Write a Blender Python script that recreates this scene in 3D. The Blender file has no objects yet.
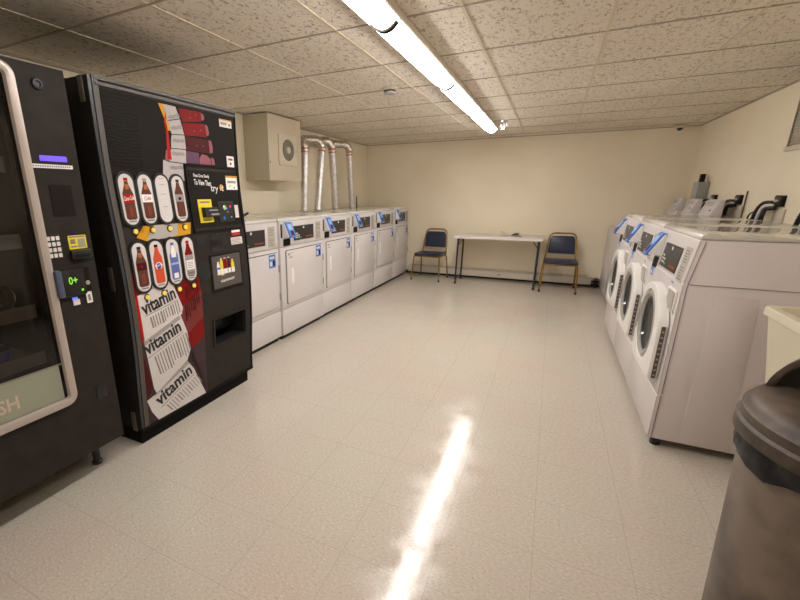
import bpy, bmesh, math, random
from mathutils import Vector, Matrix
PI = math.pi
random.seed(4)
S = bpy.context.scene
COL = S.collection

# ------------------------------------------------------------------ camera
CAM_H = 1.2825
cd = bpy.data.cameras.new('camera')
cam = bpy.data.objects.new('camera', cd)
COL.objects.link(cam)
cd.sensor_width = 36.0
cd.lens = 413.58 / 800 * 36
cd.shift_x = (400 - 335.26) / 800
cd.shift_y = -(300 - 315.06) / 800
cd.clip_start = 0.02
pitch, yaw, roll = math.radians(16.2523), math.radians(-27.0267), math.radians(-0.3362)
fwd = Vector((math.sin(yaw) * math.cos(pitch), math.cos(yaw) * math.cos(pitch), -math.sin(pitch)))
rgt = Vector((math.cos(yaw), -math.sin(yaw), 0))
upv = rgt.cross(fwd)
r2 = rgt * math.cos(roll) + upv * math.sin(roll)
u2 = -rgt * math.sin(roll) + upv * math.cos(roll)
M = Matrix((r2, u2, -fwd)).transposed().to_4x4()
M.translation = (0, 0, CAM_H)
cam.matrix_world = M
S.camera = cam

# ------------------------------------------------------------------ world and view
w = bpy.data.worlds.new('world')
S.world = w
w.use_nodes = True
w.node_tree.nodes['Background'].inputs[0].default_value = (0.5, 0.45, 0.38, 1)
w.node_tree.nodes['Background'].inputs[1].default_value = 0.0
S.view_settings.view_transform = 'Standard'
S.view_settings.look = 'None'
S.view_settings.exposure = 0.0
S.view_settings.gamma = 1.0
S.view_settings.use_curve_mapping = False
LAMP = 37.0
LAMP_COL = (1.0, 0.95, 0.915)

# ------------------------------------------------------------------ materials
MATS = {}
def mat(name, col, rough=0.5, metal=0.0, coat=0.0, emit=None, estr=0.0, spec=0.5):
    if name in MATS: return MATS[name]
    m = bpy.data.materials.new(name)
    m.use_nodes = True
    b = m.node_tree.nodes['Principled BSDF']
    b.inputs['Base Color'].default_value = (*col, 1)
    b.inputs['Roughness'].default_value = rough
    b.inputs['Metallic'].default_value = metal
    b.inputs['Coat Weight'].default_value = coat
    b.inputs['Specular IOR Level'].default_value = spec
    if emit:
        b.inputs['Emission Color'].default_value = (*emit, 1)
        b.inputs['Emission Strength'].default_value = estr
    MATS[name] = m
    return m
def nd(m, t, **kw):
    n = m.node_tree.nodes.new(t)
    for k, v in kw.items():
        if k in n.inputs.keys(): n.inputs[k].default_value = v
        else: setattr(n, k, v)
    return n
def lk(m, a, b): m.node_tree.links.new(a, b)
def coords(m): return nd(m, 'ShaderNodeTexCoord').outputs['Object']
def noisy(m, c1, c2, scale, bump=0.0, detail=3, rough=None, lo=0.35, hi=0.65):
    """mottle a material between two colours, optional bump"""
    b = m.node_tree.nodes['Principled BSDF']
    co = coords(m)
    n = nd(m, 'ShaderNodeTexNoise', Scale=scale, Detail=detail)
    lk(m, co, n.inputs['Vector'])
    r = nd(m, 'ShaderNodeValToRGB')
    r.color_ramp.elements[0].position = lo
    r.color_ramp.elements[0].color = (*c1, 1)
    r.color_ramp.elements[1].position = hi
    r.color_ramp.elements[1].color = (*c2, 1)
    lk(m, n.outputs['Fac'], r.inputs['Fac'])
    lk(m, r.outputs['Color'], b.inputs['Base Color'])
    if bump:
        bp = nd(m, 'ShaderNodeBump', Strength=bump, Distance=0.002)
        lk(m, n.outputs['Fac'], bp.inputs['Height'])
        lk(m, bp.outputs['Normal'], b.inputs['Normal'])
    return m

m_wall = noisy(mat('wall_paint', (0.62, 0.52, 0.36), 0.55), (0.85, 0.755, 0.575), (0.90, 0.81, 0.63), 1.6, 0, 2)
m_wall_b = m_wall.node_tree.nodes['Principled BSDF']
_n = nd(m_wall, 'ShaderNodeTexNoise', Scale=55.0, Detail=4); lk(m_wall, coords(m_wall), _n.inputs['Vector'])
_b = nd(m_wall, 'ShaderNodeBump', Strength=0.25, Distance=0.002); lk(m_wall, _n.outputs['Fac'], _b.inputs['Height'])
lk(m_wall, _b.outputs['Normal'], m_wall_b.inputs['Normal'])

# ceiling tile: fissured mineral fibre
m_ceil = mat('ceiling_tile', (0.6, 0.5, 0.4), 0.9)
def _ceil(m):
    b = m.node_tree.nodes['Principled BSDF']
    co = coords(m)
    mp = nd(m, 'ShaderNodeMapping'); mp.inputs['Scale'].default_value = (1.0, 0.55, 1.0)
    lk(m, co, mp.inputs['Vector'])
    n = nd(m, 'ShaderNodeTexNoise', Scale=62.0, Detail=3.0, Roughness=0.6, Distortion=0.9)
    lk(m, mp.outputs['Vector'], n.inputs['Vector'])
    r = nd(m, 'ShaderNodeValToRGB')
    e = r.color_ramp.elements
    e[0].position = 0.35; e[0].color = (0.44, 0.37, 0.31, 1)
    e[1].position = 0.465; e[1].color = (0.88, 0.795, 0.685, 1)
    lk(m, n.outputs['Fac'], r.inputs['Fac'])
    n2 = nd(m, 'ShaderNodeTexNoise', Scale=1.1, Detail=2.0); lk(m, co, n2.inputs['Vector'])
    r2_ = nd(m, 'ShaderNodeValToRGB')
    r2_.color_ramp.elements[0].position = 0.35; r2_.color_ramp.elements[0].color = (0.93, 0.92, 0.9, 1)
    r2_.color_ramp.elements[1].position = 0.65; r2_.color_ramp.elements[1].color = (1, 1, 1, 1)
    lk(m, n2.outputs['Fac'], r2_.inputs['Fac'])
    mx = nd(m, 'ShaderNodeMix', data_type='RGBA', blend_type='MULTIPLY'); mx.inputs[0].default_value = 1.0
    lk(m, r.outputs['Color'], mx.inputs[6]); lk(m, r2_.outputs['Color'], mx.inputs[7])
    lk(m, mx.outputs[2], b.inputs['Base Color'])
    bp = nd(m, 'ShaderNodeBump', Strength=0.6, Distance=0.004)
    lk(m, r.outputs['Color'], bp.inputs['Height']); lk(m, bp.outputs['Normal'], b.inputs['Normal'])
_ceil(m_ceil)

# floor: waxed vinyl composition tile
m_floor = mat('floor_tile', (0.6, 0.54, 0.44), 0.2)
def _floor(m):
    b = m.node_tree.nodes['Principled BSDF']
    co = coords(m)
    # small chips
    mp = nd(m, 'ShaderNodeMapping'); mp.inputs['Rotation'].default_value = (0, 0, 0.6); mp.inputs['Scale'].default_value = (1, 1.8, 1)
    lk(m, co, mp.inputs['Vector'])
    n1 = nd(m, 'ShaderNodeTexNoise', Scale=75.0, Detail=4.0, Roughness=0.65); lk(m, mp.outputs['Vector'], n1.inputs['Vector'])
    r = nd(m, 'ShaderNodeValToRGB'); e = r.color_ramp.elements
    e[0].position = 0.30; e[0].color = (0.43, 0.335, 0.275, 1)
    e[1].position = 0.66; e[1].color = (0.65, 0.63, 0.57, 1)
    k = e.new(0.44); k.color = (0.54, 0.49, 0.435, 1)
    k = e.new(0.55); k.color = (0.55, 0.505, 0.445, 1)
    lk(m, n1.outputs['Fac'], r.inputs['Fac'])
    # broad mottling, pinkish and greenish
    n2 = nd(m, 'ShaderNodeTexNoise', Scale=1.7, Detail=3.0); lk(m, co, n2.inputs['Vector'])
    r2_ = nd(m, 'ShaderNodeValToRGB'); f = r2_.color_ramp.elements
    f[0].position = 0.35; f[0].color = (0.99, 0.93, 0.90, 1)
    f[1].position = 0.65; f[1].color = (0.97, 1.0, 0.95, 1)
    lk(m, n2.outputs['Fac'], r2_.inputs['Fac'])
    mx = nd(m, 'ShaderNodeMix', data_type='RGBA', blend_type='MULTIPLY'); mx.inputs[0].default_value = 1.0
    lk(m, r.outputs['Color'], mx.inputs[6]); lk(m, r2_.outputs['Color'], mx.inputs[7])
    # tile joints 12 inch
    br = nd(m, 'ShaderNodeTexBrick', offset=0.0, Scale=1.0)
    br.inputs['Mortar Size'].default_value = 0.0011
    br.inputs['Mortar Smooth'].default_value = 0.3
    br.inputs['Brick Width'].default_value = 0.3175
    br.inputs['Row Height'].default_value = 0.3105
    mp2 = nd(m, 'ShaderNodeMapping'); mp2.inputs['Location'].default_value = (1.497 + 0.3175 * 20, -0.802 + 0.3105 * 20, 0)
    lk(m, co, mp2.inputs['Vector']); lk(m, mp2.outputs['Vector'], br.inputs['Vector'])
    mx2 = nd(m, 'ShaderNodeMix', data_type='RGBA', blend_type='MIX')
    lk(m, br.outputs['Fac'], mx2.inputs[0])
    lk(m, mx.outputs[2], mx2.inputs[6]); mx2.inputs[7].default_value = (0.40, 0.35, 0.29, 1)
    lk(m, mx2.outputs[2], b.inputs['Base Color'])
    # wax wear: roughness and fine waviness
    n3 = nd(m, 'ShaderNodeTexNoise', Scale=38.0, Detail=5.0, Roughness=0.7); lk(m, co, n3.inputs['Vector'])
    r3 = nd(m, 'ShaderNodeMapRange'); r3.inputs['From Min'].default_value = 0.35; r3.inputs['From Max'].default_value = 0.65; r3.inputs['To Min'].default_value = 0.03; r3.inputs['To Max'].default_value = 0.26
    n4 = nd(m, 'ShaderNodeTexNoise', Scale=7.0, Detail=6.0, Roughness=0.75); lk(m, co, n4.inputs['Vector'])
    lk(m, n4.outputs['Fac'], r3.inputs['Value']); lk(m, r3.outputs['Result'], b.inputs['Roughness'])
    bp = nd(m, 'ShaderNodeBump', Strength=0.10, Distance=0.002)
    lk(m, n3.outputs['Fac'], bp.inputs['Height']); lk(m, bp.outputs['Normal'], b.inputs['Normal'])
_floor(m_floor)

m_grid = mat('ceiling_grid_cream', (0.70, 0.62, 0.47), 0.7)
m_grid2 = mat('tan_trim_reveal_shade', (0.42, 0.35, 0.27), 0.6)  # tan trim; on the cross lines it paints the shadow of the tile reveals
m_lens = mat('lamp_lens', (0.9, 0.9, 0.9), 0.4, emit=LAMP_COL, estr=LAMP)
m_housing = mat('lamp_housing', (0.82, 0.76, 0.68), 0.4)
m_joint = mat('lens_joint_brown', (0.030, 0.025, 0.020), 0.7, spec=.05)
m_enamel = mat('white_enamel', (0.66, 0.62, 0.61), 0.3, coat=0.15)
m_enamel2 = mat('white_enamel_panel', (0.64, 0.60, 0.595), 0.33)
m_top = mat('glossy_enamel_top', (0.66, 0.64, 0.58), 0.07)
m_grey_side = mat('grey_side_steel', (0.80, 0.735, 0.745), 0.42)
m_white_pl = mat('white_plastic', (0.82, 0.80, 0.77), 0.35)
m_dark = mat('dark_panel', (0.018, 0.015, 0.013), 0.5, spec=.06)
m_readout = mat('charcoal_readout', (0.038, 0.035, 0.032), 0.35, spec=.3)
m_beige = mat('beige_label', (0.46, 0.43, 0.36), 0.6)
m_black = mat('black', (0.012, 0.012, 0.012), 0.4)
m_gap = mat('shadow_gap_black', (0.03, 0.028, 0.025), 0.8)
m_blue = mat('reader_blue', (0.05, 0.19, 0.62), 0.35)
m_blue2 = mat('reader_light_blue', (0.25, 0.45, 0.80), 0.35)
m_red = mat('logo_red', (0.75, 0.12, 0.03), 0.4)
m_paper = mat('label_paper', (0.72, 0.66, 0.62), 0.6)
m_ink = mat('ink_grey', (0.22, 0.20, 0.19), 0.6)
m_chrome = mat('chrome', (0.75, 0.73, 0.7), 0.18, 1.0)
m_alu = noisy(mat('duct_aluminium', (0.7, 0.68, 0.66), 0.45, 1.0), (0.60, 0.58, 0.56), (0.80, 0.78, 0.76), 25, 0.35)
m_foil = noisy(mat('foil_elbow', (0.62, 0.58, 0.52), 0.35, 1.0), (0.42, 0.38, 0.33), (0.78, 0.74, 0.68), 40, 1.0)
m_tape = mat('red_tape', (0.55, 0.22, 0.17), 0.5)
m_vend = noisy(mat('charcoal_front', (0.05, 0.043, 0.037), 0.5, spec=.12), (0.026, 0.021, 0.018), (0.032, 0.026, 0.022), 14, 0.05)
m_vendside = mat('black_cabinet', (0.006, 0.0055, 0.0055), 0.6, spec=.1)
m_trim = mat('grey_trim', (0.085, 0.075, 0.068), 0.45, 0.2)
m_silver = mat('silver_trim', (0.52, 0.455, 0.41), 0.33, 0.35)
m_glassdark = mat('glossy_black', (0.015, 0.014, 0.013), 0.08)
m_yellow = mat('yellow_label', (0.80, 0.66, 0.03), 0.5)
m_gold = mat('gold_button', (0.85, 0.62, 0.10), 0.3, emit=(1.0, 0.75, 0.2), estr=0.15)
m_orange = mat('orange_graphic', (0.62, 0.30, 0.02), 0.45, spec=.15)
m_redg = mat('red_graphic', (0.20, 0.006, 0.006), 0.5, spec=.15)
m_redg2 = mat('bright_red_graphic', (0.42, 0.012, 0.010), 0.5, spec=.15)
m_maroon = mat('maroon_graphic', (0.07, 0.008, 0.008), 0.5, spec=.15)
m_maroon2 = mat('dark_maroon_graphic', (0.055, 0.032, 0.034), 0.4, spec=.15)
m_pink = mat('pink_graphic', (0.30, 0.10, 0.13), 0.5, spec=.15)
m_purple = mat('purple_graphic', (0.13, 0.06, 0.11), 0.5, spec=.15)
m_sheet = mat('white_sheet_graphic', (0.47, 0.43, 0.425), 0.5, spec=.15)
m_sheet2 = mat('paper_white_graphic', (0.66, 0.62, 0.61), 0.5, spec=.15)
m_white = mat('white_print', (0.85, 0.82, 0.80), 0.5)
m_cola = mat('cola_brown', (0.10, 0.03, 0.018), 0.3)
m_colal = mat('cola_amber', (0.42, 0.13, 0.03), 0.3)
m_gray = mat('mid_grey', (0.30, 0.28, 0.27), 0.5)
m_greenled = mat('green_led', (0.1, 0.4, 0.05), 0.4, emit=(0.35, 1.0, 0.05), estr=.55)
m_blueled = mat('blue_led', (0.1, 0.1, 0.5), 0.4, emit=(0.12, 0.2, 1.0), estr=1.2)
m_violet = mat('violet_display', (0.1, 0.05, 0.6), 0.4, emit=(0.15, 0.09, 0.95), estr=0.9)
m_navy = noisy(mat('navy_vinyl', (0.018, 0.026, 0.062), 0.32), (0.014, 0.021, 0.052), (0.024, 0.033, 0.075), 60, 0.3)
m_brass = mat('bronze_frame', (0.34, 0.185, 0.04), 0.35, 0.55)
m_legd = mat('dark_grey_steel', (0.05, 0.052, 0.065), 0.4, 0.3)
m_table = mat('white_laminate', (0.72, 0.67, 0.62), 0.4)
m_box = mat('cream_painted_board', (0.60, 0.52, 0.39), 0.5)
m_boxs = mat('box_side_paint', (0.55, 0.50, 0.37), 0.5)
m_sink = mat('cream_sink_plastic', (0.72, 0.66, 0.50), 0.38)
m_can = noisy(mat('brown_bin_plastic', (0.17, 0.12, 0.085), 0.42), (0.06, 0.043, 0.03), (0.18, 0.14, 0.108), 6, 0.15, 7, None, .38, .62)
m_canlid = noisy(mat('brown_lid_plastic', (0.15, 0.11, 0.08), 0.45, spec=.3), (0.045, 0.032, 0.024), (0.125, 0.093, 0.07), 13, 0.25, 7)
m_canshade = mat('shaded_recess_brown', (0.022, 0.017, 0.014), 0.45, spec=.3)  # lid plastic darkened, with the shade inside the hood put into its colour
m_bag = noisy(mat('black_bag', (0.02, 0.02, 0.022), 0.38, spec=.25), (0.008, 0.008, 0.009), (0.018, 0.018, 0.02), 30, 1.0)
m_heater = mat('heater_enamel', (0.80, 0.73, 0.61), 0.4)
m_heatg = mat('heater_louver', (0.62, 0.56, 0.47), 0.4)
m_elec = mat('grey_electrical_box', (0.30, 0.31, 0.30), 0.4, 0.2)
m_ring = mat('door_ring_grey', (0.36, 0.34, 0.32), 0.3)
m_disp = mat('dispenser_smoky', (0.42, 0.39, 0.34), 0.2)
m_brown = mat('brown_hinge', (0.09, 0.065, 0.05), 0.5)
m_seam = mat('seam_shadow', (0.24, 0.205, 0.19), 0.6)
m_greenish = mat('pale_green_panel', (0.30, 0.31, 0.235), 0.5)
m_peach = mat('pale_pink_letters', (0.56, 0.43, 0.37), 0.5)
m_shelf = mat('shelf_grey', (0.22, 0.195, 0.17), 0.4)
m_inside = mat('dark_interior', (0.07, 0.06, 0.055), 0.6)
m_bluecap = mat('packet_blue', (0.03, 0.06, 0.42), 0.3)
m_fanta = mat('orange_red_drink', (0.62, 0.075, 0.02), 0.35)
m_water = mat('water_blue', (0.10, 0.14, 0.42), 0.35)
m_blind = noisy(mat('window_blind', (0.30, 0.27, 0.20), 0.6), (0.40, 0.36, 0.27), (0.52, 0.47, 0.37), 40, 0.1)
m_sill = mat('window_frame_white', (0.66, 0.56, 0.45), 0.5)
m_plug = mat('grey_rubber_foot', (0.03, 0.03, 0.03), 0.7)
m_glassd = mat('washer_glass', (0.05, 0.05, 0.05), 0.06)
# clear glass pane
m_glass = mat('clear_pane', (0.9, 0.9, 0.9), 0.02)
def _glass(m):
    nt = m.node_tree
    out = nt.nodes['Material Output']
    tr = nd(m, 'ShaderNodeBsdfTransparent'); tr.inputs['Color'].default_value = (0.80, 0.80, 0.80, 1)
    gl = nd(m, 'ShaderNodeBsdfGlossy'); gl.inputs['Roughness'].default_value = 0.03
    fr = nd(m, 'ShaderNodeFresnel'); fr.inputs['IOR'].default_value = 1.45
    mx = nd(m, 'ShaderNodeMixShader')
    lk(m, fr.outputs['Fac'], mx.inputs['Fac']); lk(m, tr.outputs[0], mx.inputs[1]); lk(m, gl.outputs[0], mx.inputs[2])
    lk(m, mx.outputs[0], out.inputs['Surface'])
_glass(m_glass)
# wood-grain reflection-free dark laminate on the drink machine
m_woodd = mat('dark_grained_panel', (0.03, 0.028, 0.026), 0.4, spec=.05)
def _wood(m):
    b = m.node_tree.nodes['Principled BSDF']
    wv = nd(m, 'ShaderNodeTexWave', Scale=22.0, Distortion=9.0, Detail=3.0, bands_direction='Z')
    wv.inputs['Detail Scale'].default_value = 1.2
    lk(m, coords(m), wv.inputs['Vector'])
    r = nd(m, 'ShaderNodeValToRGB')
    r.color_ramp.elements[0].color = (0.010, 0.010, 0.010, 1); r.color_ramp.elements[1].color = (0.022, 0.018, 0.015, 1)
    lk(m, wv.outputs['Fac'], r.inputs['Fac']); lk(m, r.outputs['Color'], b.inputs['Base Color'])
_wood(m_woodd)

# ------------------------------------------------------------------ mesh helpers
def smooth_by_angle(me, ang=35):
    for p in me.polygons: p.use_smooth = True
    bm = bmesh.new(); bm.from_mesh(me)
    for e in bm.edges:
        if len(e.link_faces) == 2:
            e.smooth = e.calc_face_angle(0) < math.radians(ang)
        else: e.smooth = False
    bm.to_mesh(me); bm.free()

class MB:
    def __init__(self): self.bm = bmesh.new()
    def _merge(self, b, mtx=None):
        if mtx is not None: b.transform(mtx)
        me = bpy.data.meshes.new('t'); b.to_mesh(me); b.free()
        self.bm.from_mesh(me); bpy.data.meshes.remove(me)
    def box(self, x0, x1, y0, y1, z0, z1, bev=0.0, seg=2, mtx=None):
        b = bmesh.new()
        bmesh.ops.create_cube(b, size=1)
        for v in b.verts:
            v.co = ((x0 + x1) / 2 + v.co.x * (x1 - x0), (y0 + y1) / 2 + v.co.y * (y1 - y0), (z0 + z1) / 2 + v.co.z * (z1 - z0))
        if bev > 0:
            bmesh.ops.bevel(b, geom=b.edges[:], offset=bev, segments=seg, affect='EDGES', profile=0.5)
        self._merge(b, mtx); return self
    def prism(self, pts, axis, a0, a1, bev=0.0, mtx=None, seg=2):
        """polygon pts (2-D) extruded along axis from a0 to a1. axis x: pts=(y,z); y: pts=(x,z); z: pts=(x,y)"""
        b = bmesh.new()
        def mk(p, a):
            if axis == 'x': return (a, p[0], p[1])
            if axis == 'y': return (p[0], a, p[1])
            return (p[0], p[1], a)
        v0 = [b.verts.new(mk(p, a0)) for p in pts]
        v1 = [b.verts.new(mk(p, a1)) for p in pts]
        b.faces.new(v0); b.faces.new(v1[::-1])
        n = len(pts)
        for i in range(n):
            b.faces.new((v0[i], v0[(i + 1) % n], v1[(i + 1) % n], v1[i]))
        bmesh.ops.recalc_face_normals(b, faces=b.faces)
        if bev > 0:
            bmesh.ops.bevel(b, geom=b.edges[:], offset=bev, segments=seg, affect='EDGES', profile=0.5)
        self._merge(b, mtx); return self
    def tube(self, path, r, n=12, cap=True, radii=None):
        b = bmesh.new()
        P = [Vector(p) for p in path]
        rings = []
        t0 = (P[1] - P[0]).normalized()
        ref = Vector((0, 0, 1)) if abs(t0.z) < 0.9 else Vector((1, 0, 0))
        nrm = (ref - t0 * ref.dot(t0)).normalized()
        for i, p in enumerate(P):
            if i == 0: t = (P[1] - P[0])
            elif i == len(P) - 1: t = (P[-1] - P[-2])
            else: t = (P[i + 1] - P[i]).normalized() + (P[i] - P[i - 1]).normalized()
            t.normalize()
            nrm = (nrm - t * nrm.dot(t)).normalized()
            bn = t.cross(nrm)
            rr = radii[i] if radii else r
            rings.append([b.verts.new(p + (nrm * math.cos(2 * PI * k / n) + bn * math.sin(2 * PI * k / n)) * rr) for k in range(n)])
        for a, c in zip(rings[:-1], rings[1:]):
            for k in range(n):
                b.faces.new((a[k], a[(k + 1) % n], c[(k + 1) % n], c[k]))
        if cap:
            b.faces.new(rings[0][::-1]); b.faces.new(rings[-1])
        bmesh.ops.recalc_face_normals(b, faces=b.faces)
        self._merge(b); return self
    def lathe(self, prof, center=(0, 0), n=48, mtx=None, close=False, sy=1.0):
        """prof list of (r, z) about the z axis"""
        b = bmesh.new()
        rings = []
        for r, z in prof:
            if r < 1e-5: rings.append([b.verts.new((center[0], center[1], z))])
            else: rings.append([b.verts.new((center[0] + r * math.cos(2 * PI * k / n), center[1] + sy * r * math.sin(2 * PI * k / n), z)) for k in range(n)])
        pairs = list(zip(rings[:-1], rings[1:]))
        if close: pairs.append((rings[-1], rings[0]))
        for a, c in pairs:
            for k in range(n):
                if len(a) == 1 and len(c) == 1: continue
                if len(a) == 1: b.faces.new((a[0], c[(k + 1) % n], c[k]))
                elif len(c) == 1: b.faces.new((a[k], a[(k + 1) % n], c[0]))
                else: b.faces.new((a[k], a[(k + 1) % n], c[(k + 1) % n], c[k]))
        bmesh.ops.recalc_face_normals(b, faces=b.faces)
        self._merge(b, mtx); return self
    def build(self, name, m, parent=None, ang=35, loc=None):
        me = bpy.data.meshes.new(name)
        self.bm.to_mesh(me); self.bm.free()
        me.materials.append(m)
        smooth_by_angle(me, ang)
        o = bpy.data.objects.new(name, me)
        COL.objects.link(o)
        if parent: o.parent = parent
        if loc: o.location = loc
        return o

def tag(o, label=None, cat=None, group=None, kind=None):
    if label: o['label'] = label
    if cat: o['category'] = cat
    if group: o['group'] = group
    if kind: o['kind'] = kind
    return o
def empty(name, loc, rz=0.0):
    o = bpy.data.objects.new(name, None)
    o.location = loc; o.rotation_euler = (0, 0, rz)
    o.empty_display_size = 0.1
    COL.objects.link(o); return o
def copy_tree(o, parent=None):
    c = o.copy(); COL.objects.link(c); c.parent = parent
    for ch in [x for x in bpy.data.objects if x.parent == o]: copy_tree(ch, c)
    return c
def arc(cx, cy, r, a0, a1, n):
    return [(cx + r * math.cos(math.radians(a0 + (a1 - a0) * i / n)), cy + r * math.sin(math.radians(a0 + (a1 - a0) * i / n))) for i in range(n + 1)]
def rrect(x0, x1, y0, y1, r, n=5):
    return arc(x1 - r, y1 - r, r, 0, 90, n) + arc(x0 + r, y1 - r, r, 90, 180, n) + arc(x0 + r, y0 + r, r, 180, 270, n) + arc(x1 - r, y0 + r, r, 270, 360, n)

def text_mb(txt, size, bold=0.0, sx=1.0):
    """returns list of (verts2d, faces) for a text laid out on a plane, lower-left at the origin"""
    cu = bpy.data.curves.new('txt', 'FONT')
    cu.body = txt; cu.size = size; cu.offset = bold; cu.resolution_u = 2
    o = bpy.data.objects.new('txt', cu); COL.objects.link(o)
    dg = bpy.context.evaluated_depsgraph_get()
    me = bpy.data.meshes.new_from_object(o.evaluated_get(dg))
    bpy.data.objects.remove(o); bpy.data.curves.remove(cu)
    vs = [Vector((v.co.x * sx, v.co.y)) for v in me.vertices]
    fs = [tuple(p.vertices) for p in me.polygons]
    bpy.data.meshes.remove(me)
    return vs, fs
def text_fit(txt, p0, p1, h, fn, bold=0.0, shear=0.0, aspect_full=None):
    """lay text from p0 to p1 (baseline, 2-D), cap height h, mapping (u,v)->3-D by fn"""
    vs, fs = text_mb(txt, 1.0, bold)
    x0 = min(v.x for v in vs); x1 = max(v.x for v in vs)
    cap = 0.73
    d = Vector((p1[0] - p0[0], p1[1] - p0[1])); L = d.length; d.normalize()
    nrm = Vector((-d.y, d.x))
    b = bmesh.new()
    bv = []
    for v in vs:
        t = (v.x - x0) / (x1 - x0) * L; s = v.y / cap * h
        q = Vector(p0) + d * (t + shear * s) + nrm * s
        bv.append(b.verts.new(fn(q.x, q.y)))
    for f in fs:
        try: b.faces.new([bv[i] for i in f])
        except ValueError: pass
    return b
def from_bm(b, name, m, parent=None):
    me = bpy.data.meshes.new(name); b.to_mesh(me); b.free(); me.materials.append(m)
    o = bpy.data.objects.new(name, me); COL.objects.link(o)
    if parent: o.parent = parent
    return o

# ------------------------------------------------------------------ the room
XL, XR, YF, YB, ZC = -2.858, 1.48, -4.2, 6.80, 2.057
def struct(name, mb, m, parent=None):
    o = mb.build(name, m, parent)
    if not parent: o['kind'] = 'structure'
    return o
struct('floor', MB().box(XL - .1, XR + .1, YF - .1, YB + .1, -0.1, 0), m_floor)
struct('ceiling', MB().box(XL - .1, XR + .1, YF - .1, YB + .1, ZC, ZC + .1), m_ceil)
struct('wall_left', MB().box(XL - .12, XL, YF - .1, YB + .1, 0, ZC), m_wall)
# right wall with a window opening
WY0, WY1, WZ0, WZ1 = 3.2, 4.40, 1.60, 2.03
rw = MB()
rw.box(XR, XR + .12, YF - .1, WY0, 0, ZC); rw.box(XR, XR + .12, WY1, YB + .1, 0, ZC)
rw.box(XR, XR + .12, WY0, WY1, 0, WZ0); rw.box(XR, XR + .12, WY0, WY1, WZ1, ZC)
struct('wall_right', rw, m_wall)
struct('wall_back', MB().box(XL, XR, YB, YB + .12, 0, ZC), m_wall)
struct('wall_front', MB().box(XL, XR, YF - .12, YF, 0, ZC), m_wall)
# suspended grid: cream bars, then cross lines darkened as shadow of the tile reveals
gx = [-2.797, -2.210, -1.622, -1.055, -0.450, 0.136, 0.727, 1.314]
gm = MB()
for x in gx: gm.box(x - .008, x + .008, YF, YB, ZC - .003, ZC + .002)
struct('trim_1', gm, m_grid)
gm = MB()
y = 1.463 - .6327 * 8
while y < YB:
    gm.box(XL, XR, y - .006, y + .006, ZC - .0035, ZC + .002); y += .6327
gm.box(XL, XR, YB - .012, YB, ZC - .008, ZC + .002)
struct('trim_2', gm, m_grid2)
struct('trim_3', MB().box(XL, XL + .018, YF, YB, ZC - .008, ZC + .002).box(XR - .018, XR, YF, YB, ZC - .008, ZC + .002), m_grid2)
# window on right wall
wn = struct('window_1', MB().box(XR + .012, XR + .03, WY0, WY1, WZ0, WZ1), m_blind)
fr = MB()
fr.box(XR - .014, XR + .03, WY0 - .03, WY1 + .012, WZ0 - .035, WZ0, .003)
fr.box(XR - .004, XR + .03, WY1, WY1 + .012, WZ0, WZ1); fr.box(XR - .004, XR + .03, WY0 - .012, WY0, WZ0, WZ1)
struct('window_frame', fr, m_sill, wn)
sl = MB()
for i in range(20):
    z = WZ0 + .012 + i * .021
    sl.box(XR + .002, XR + .012, WY0 + .005, WY1 - .005, z, z + .013, mtx=None)
struct('window_blind', sl, m_blind, wn)
# dark strip at the foot of the back wall, coloured as a shadow gap
struct('gap_strip_back', MB().box(XL, XR, YB - .012, YB, 0, .045), m_gap)
struct('baseboard_right', MB().box(XR - .010, XR, YF, YB - .012, 0, .09), m_grid2)
struct('baseboard_left', MB().box(XL, XL + .010, YF, YB - .012, 0, .09), m_grid2)

# ------------------------------------------------------------------ ceiling light (continuous wraparound run)
def ceiling_light(loc, y0, y1, js, label):
    t = empty('ceiling_light', loc)
    tag(t, label, 'ceiling light')
    hz = MB().prism([(-.062, 0), (-.062, -.014), (.058, -.030), (.074, -.038), (.086, -.036), (.080, 0)], 'y', y0 - .012, y1 + .012, .002)
    hz.prism([(-.068, 0), (-.068, -.040), (-.062, -.042), (-.060, 0)], 'y', y0 - .012, y1 + .012)  # hidden left lip, added to keep lens light off the nearby ceiling
    hz.build('housing', m_housing, t)
    # lens cross-section
    pts = [(-.056, -.014)] + [(-.057 + .117 * (i / 10), -.024 - .046 * math.sin(PI * (0.08 + .80 * i / 10))) for i in range(11)] + [(.060, -.030)]
    for a, c in zip(js[:-1], js[1:]):
        MB().prism(pts, 'y', a + .006, c - .006).build('lens', m_lens, t, 60)
    for j in js[1:-1]:
        rim = [(p[0] * 1.04, p[1] - .009) for p in pts]
        MB().prism(rim, 'y', j - .018, j + .018).build('lens_joint', m_joint, t)
    return t
ceiling_light((-0.772, 2.6, ZC), -1.82, 3.10, [-1.82, -.59, .64, 1.9, 3.10], 'long bright fluorescent light running down the tiled ceiling towards the back wall')
ceiling_light((.30, -2.3, ZC), -1.24, 1.24, [-1.24, 0, 1.24], 'added ceiling light, unseen behind the camera, brightening the back wall and nearest washer')  # unseen lamp, added to lift the back wall and the nearest washer's side

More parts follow.
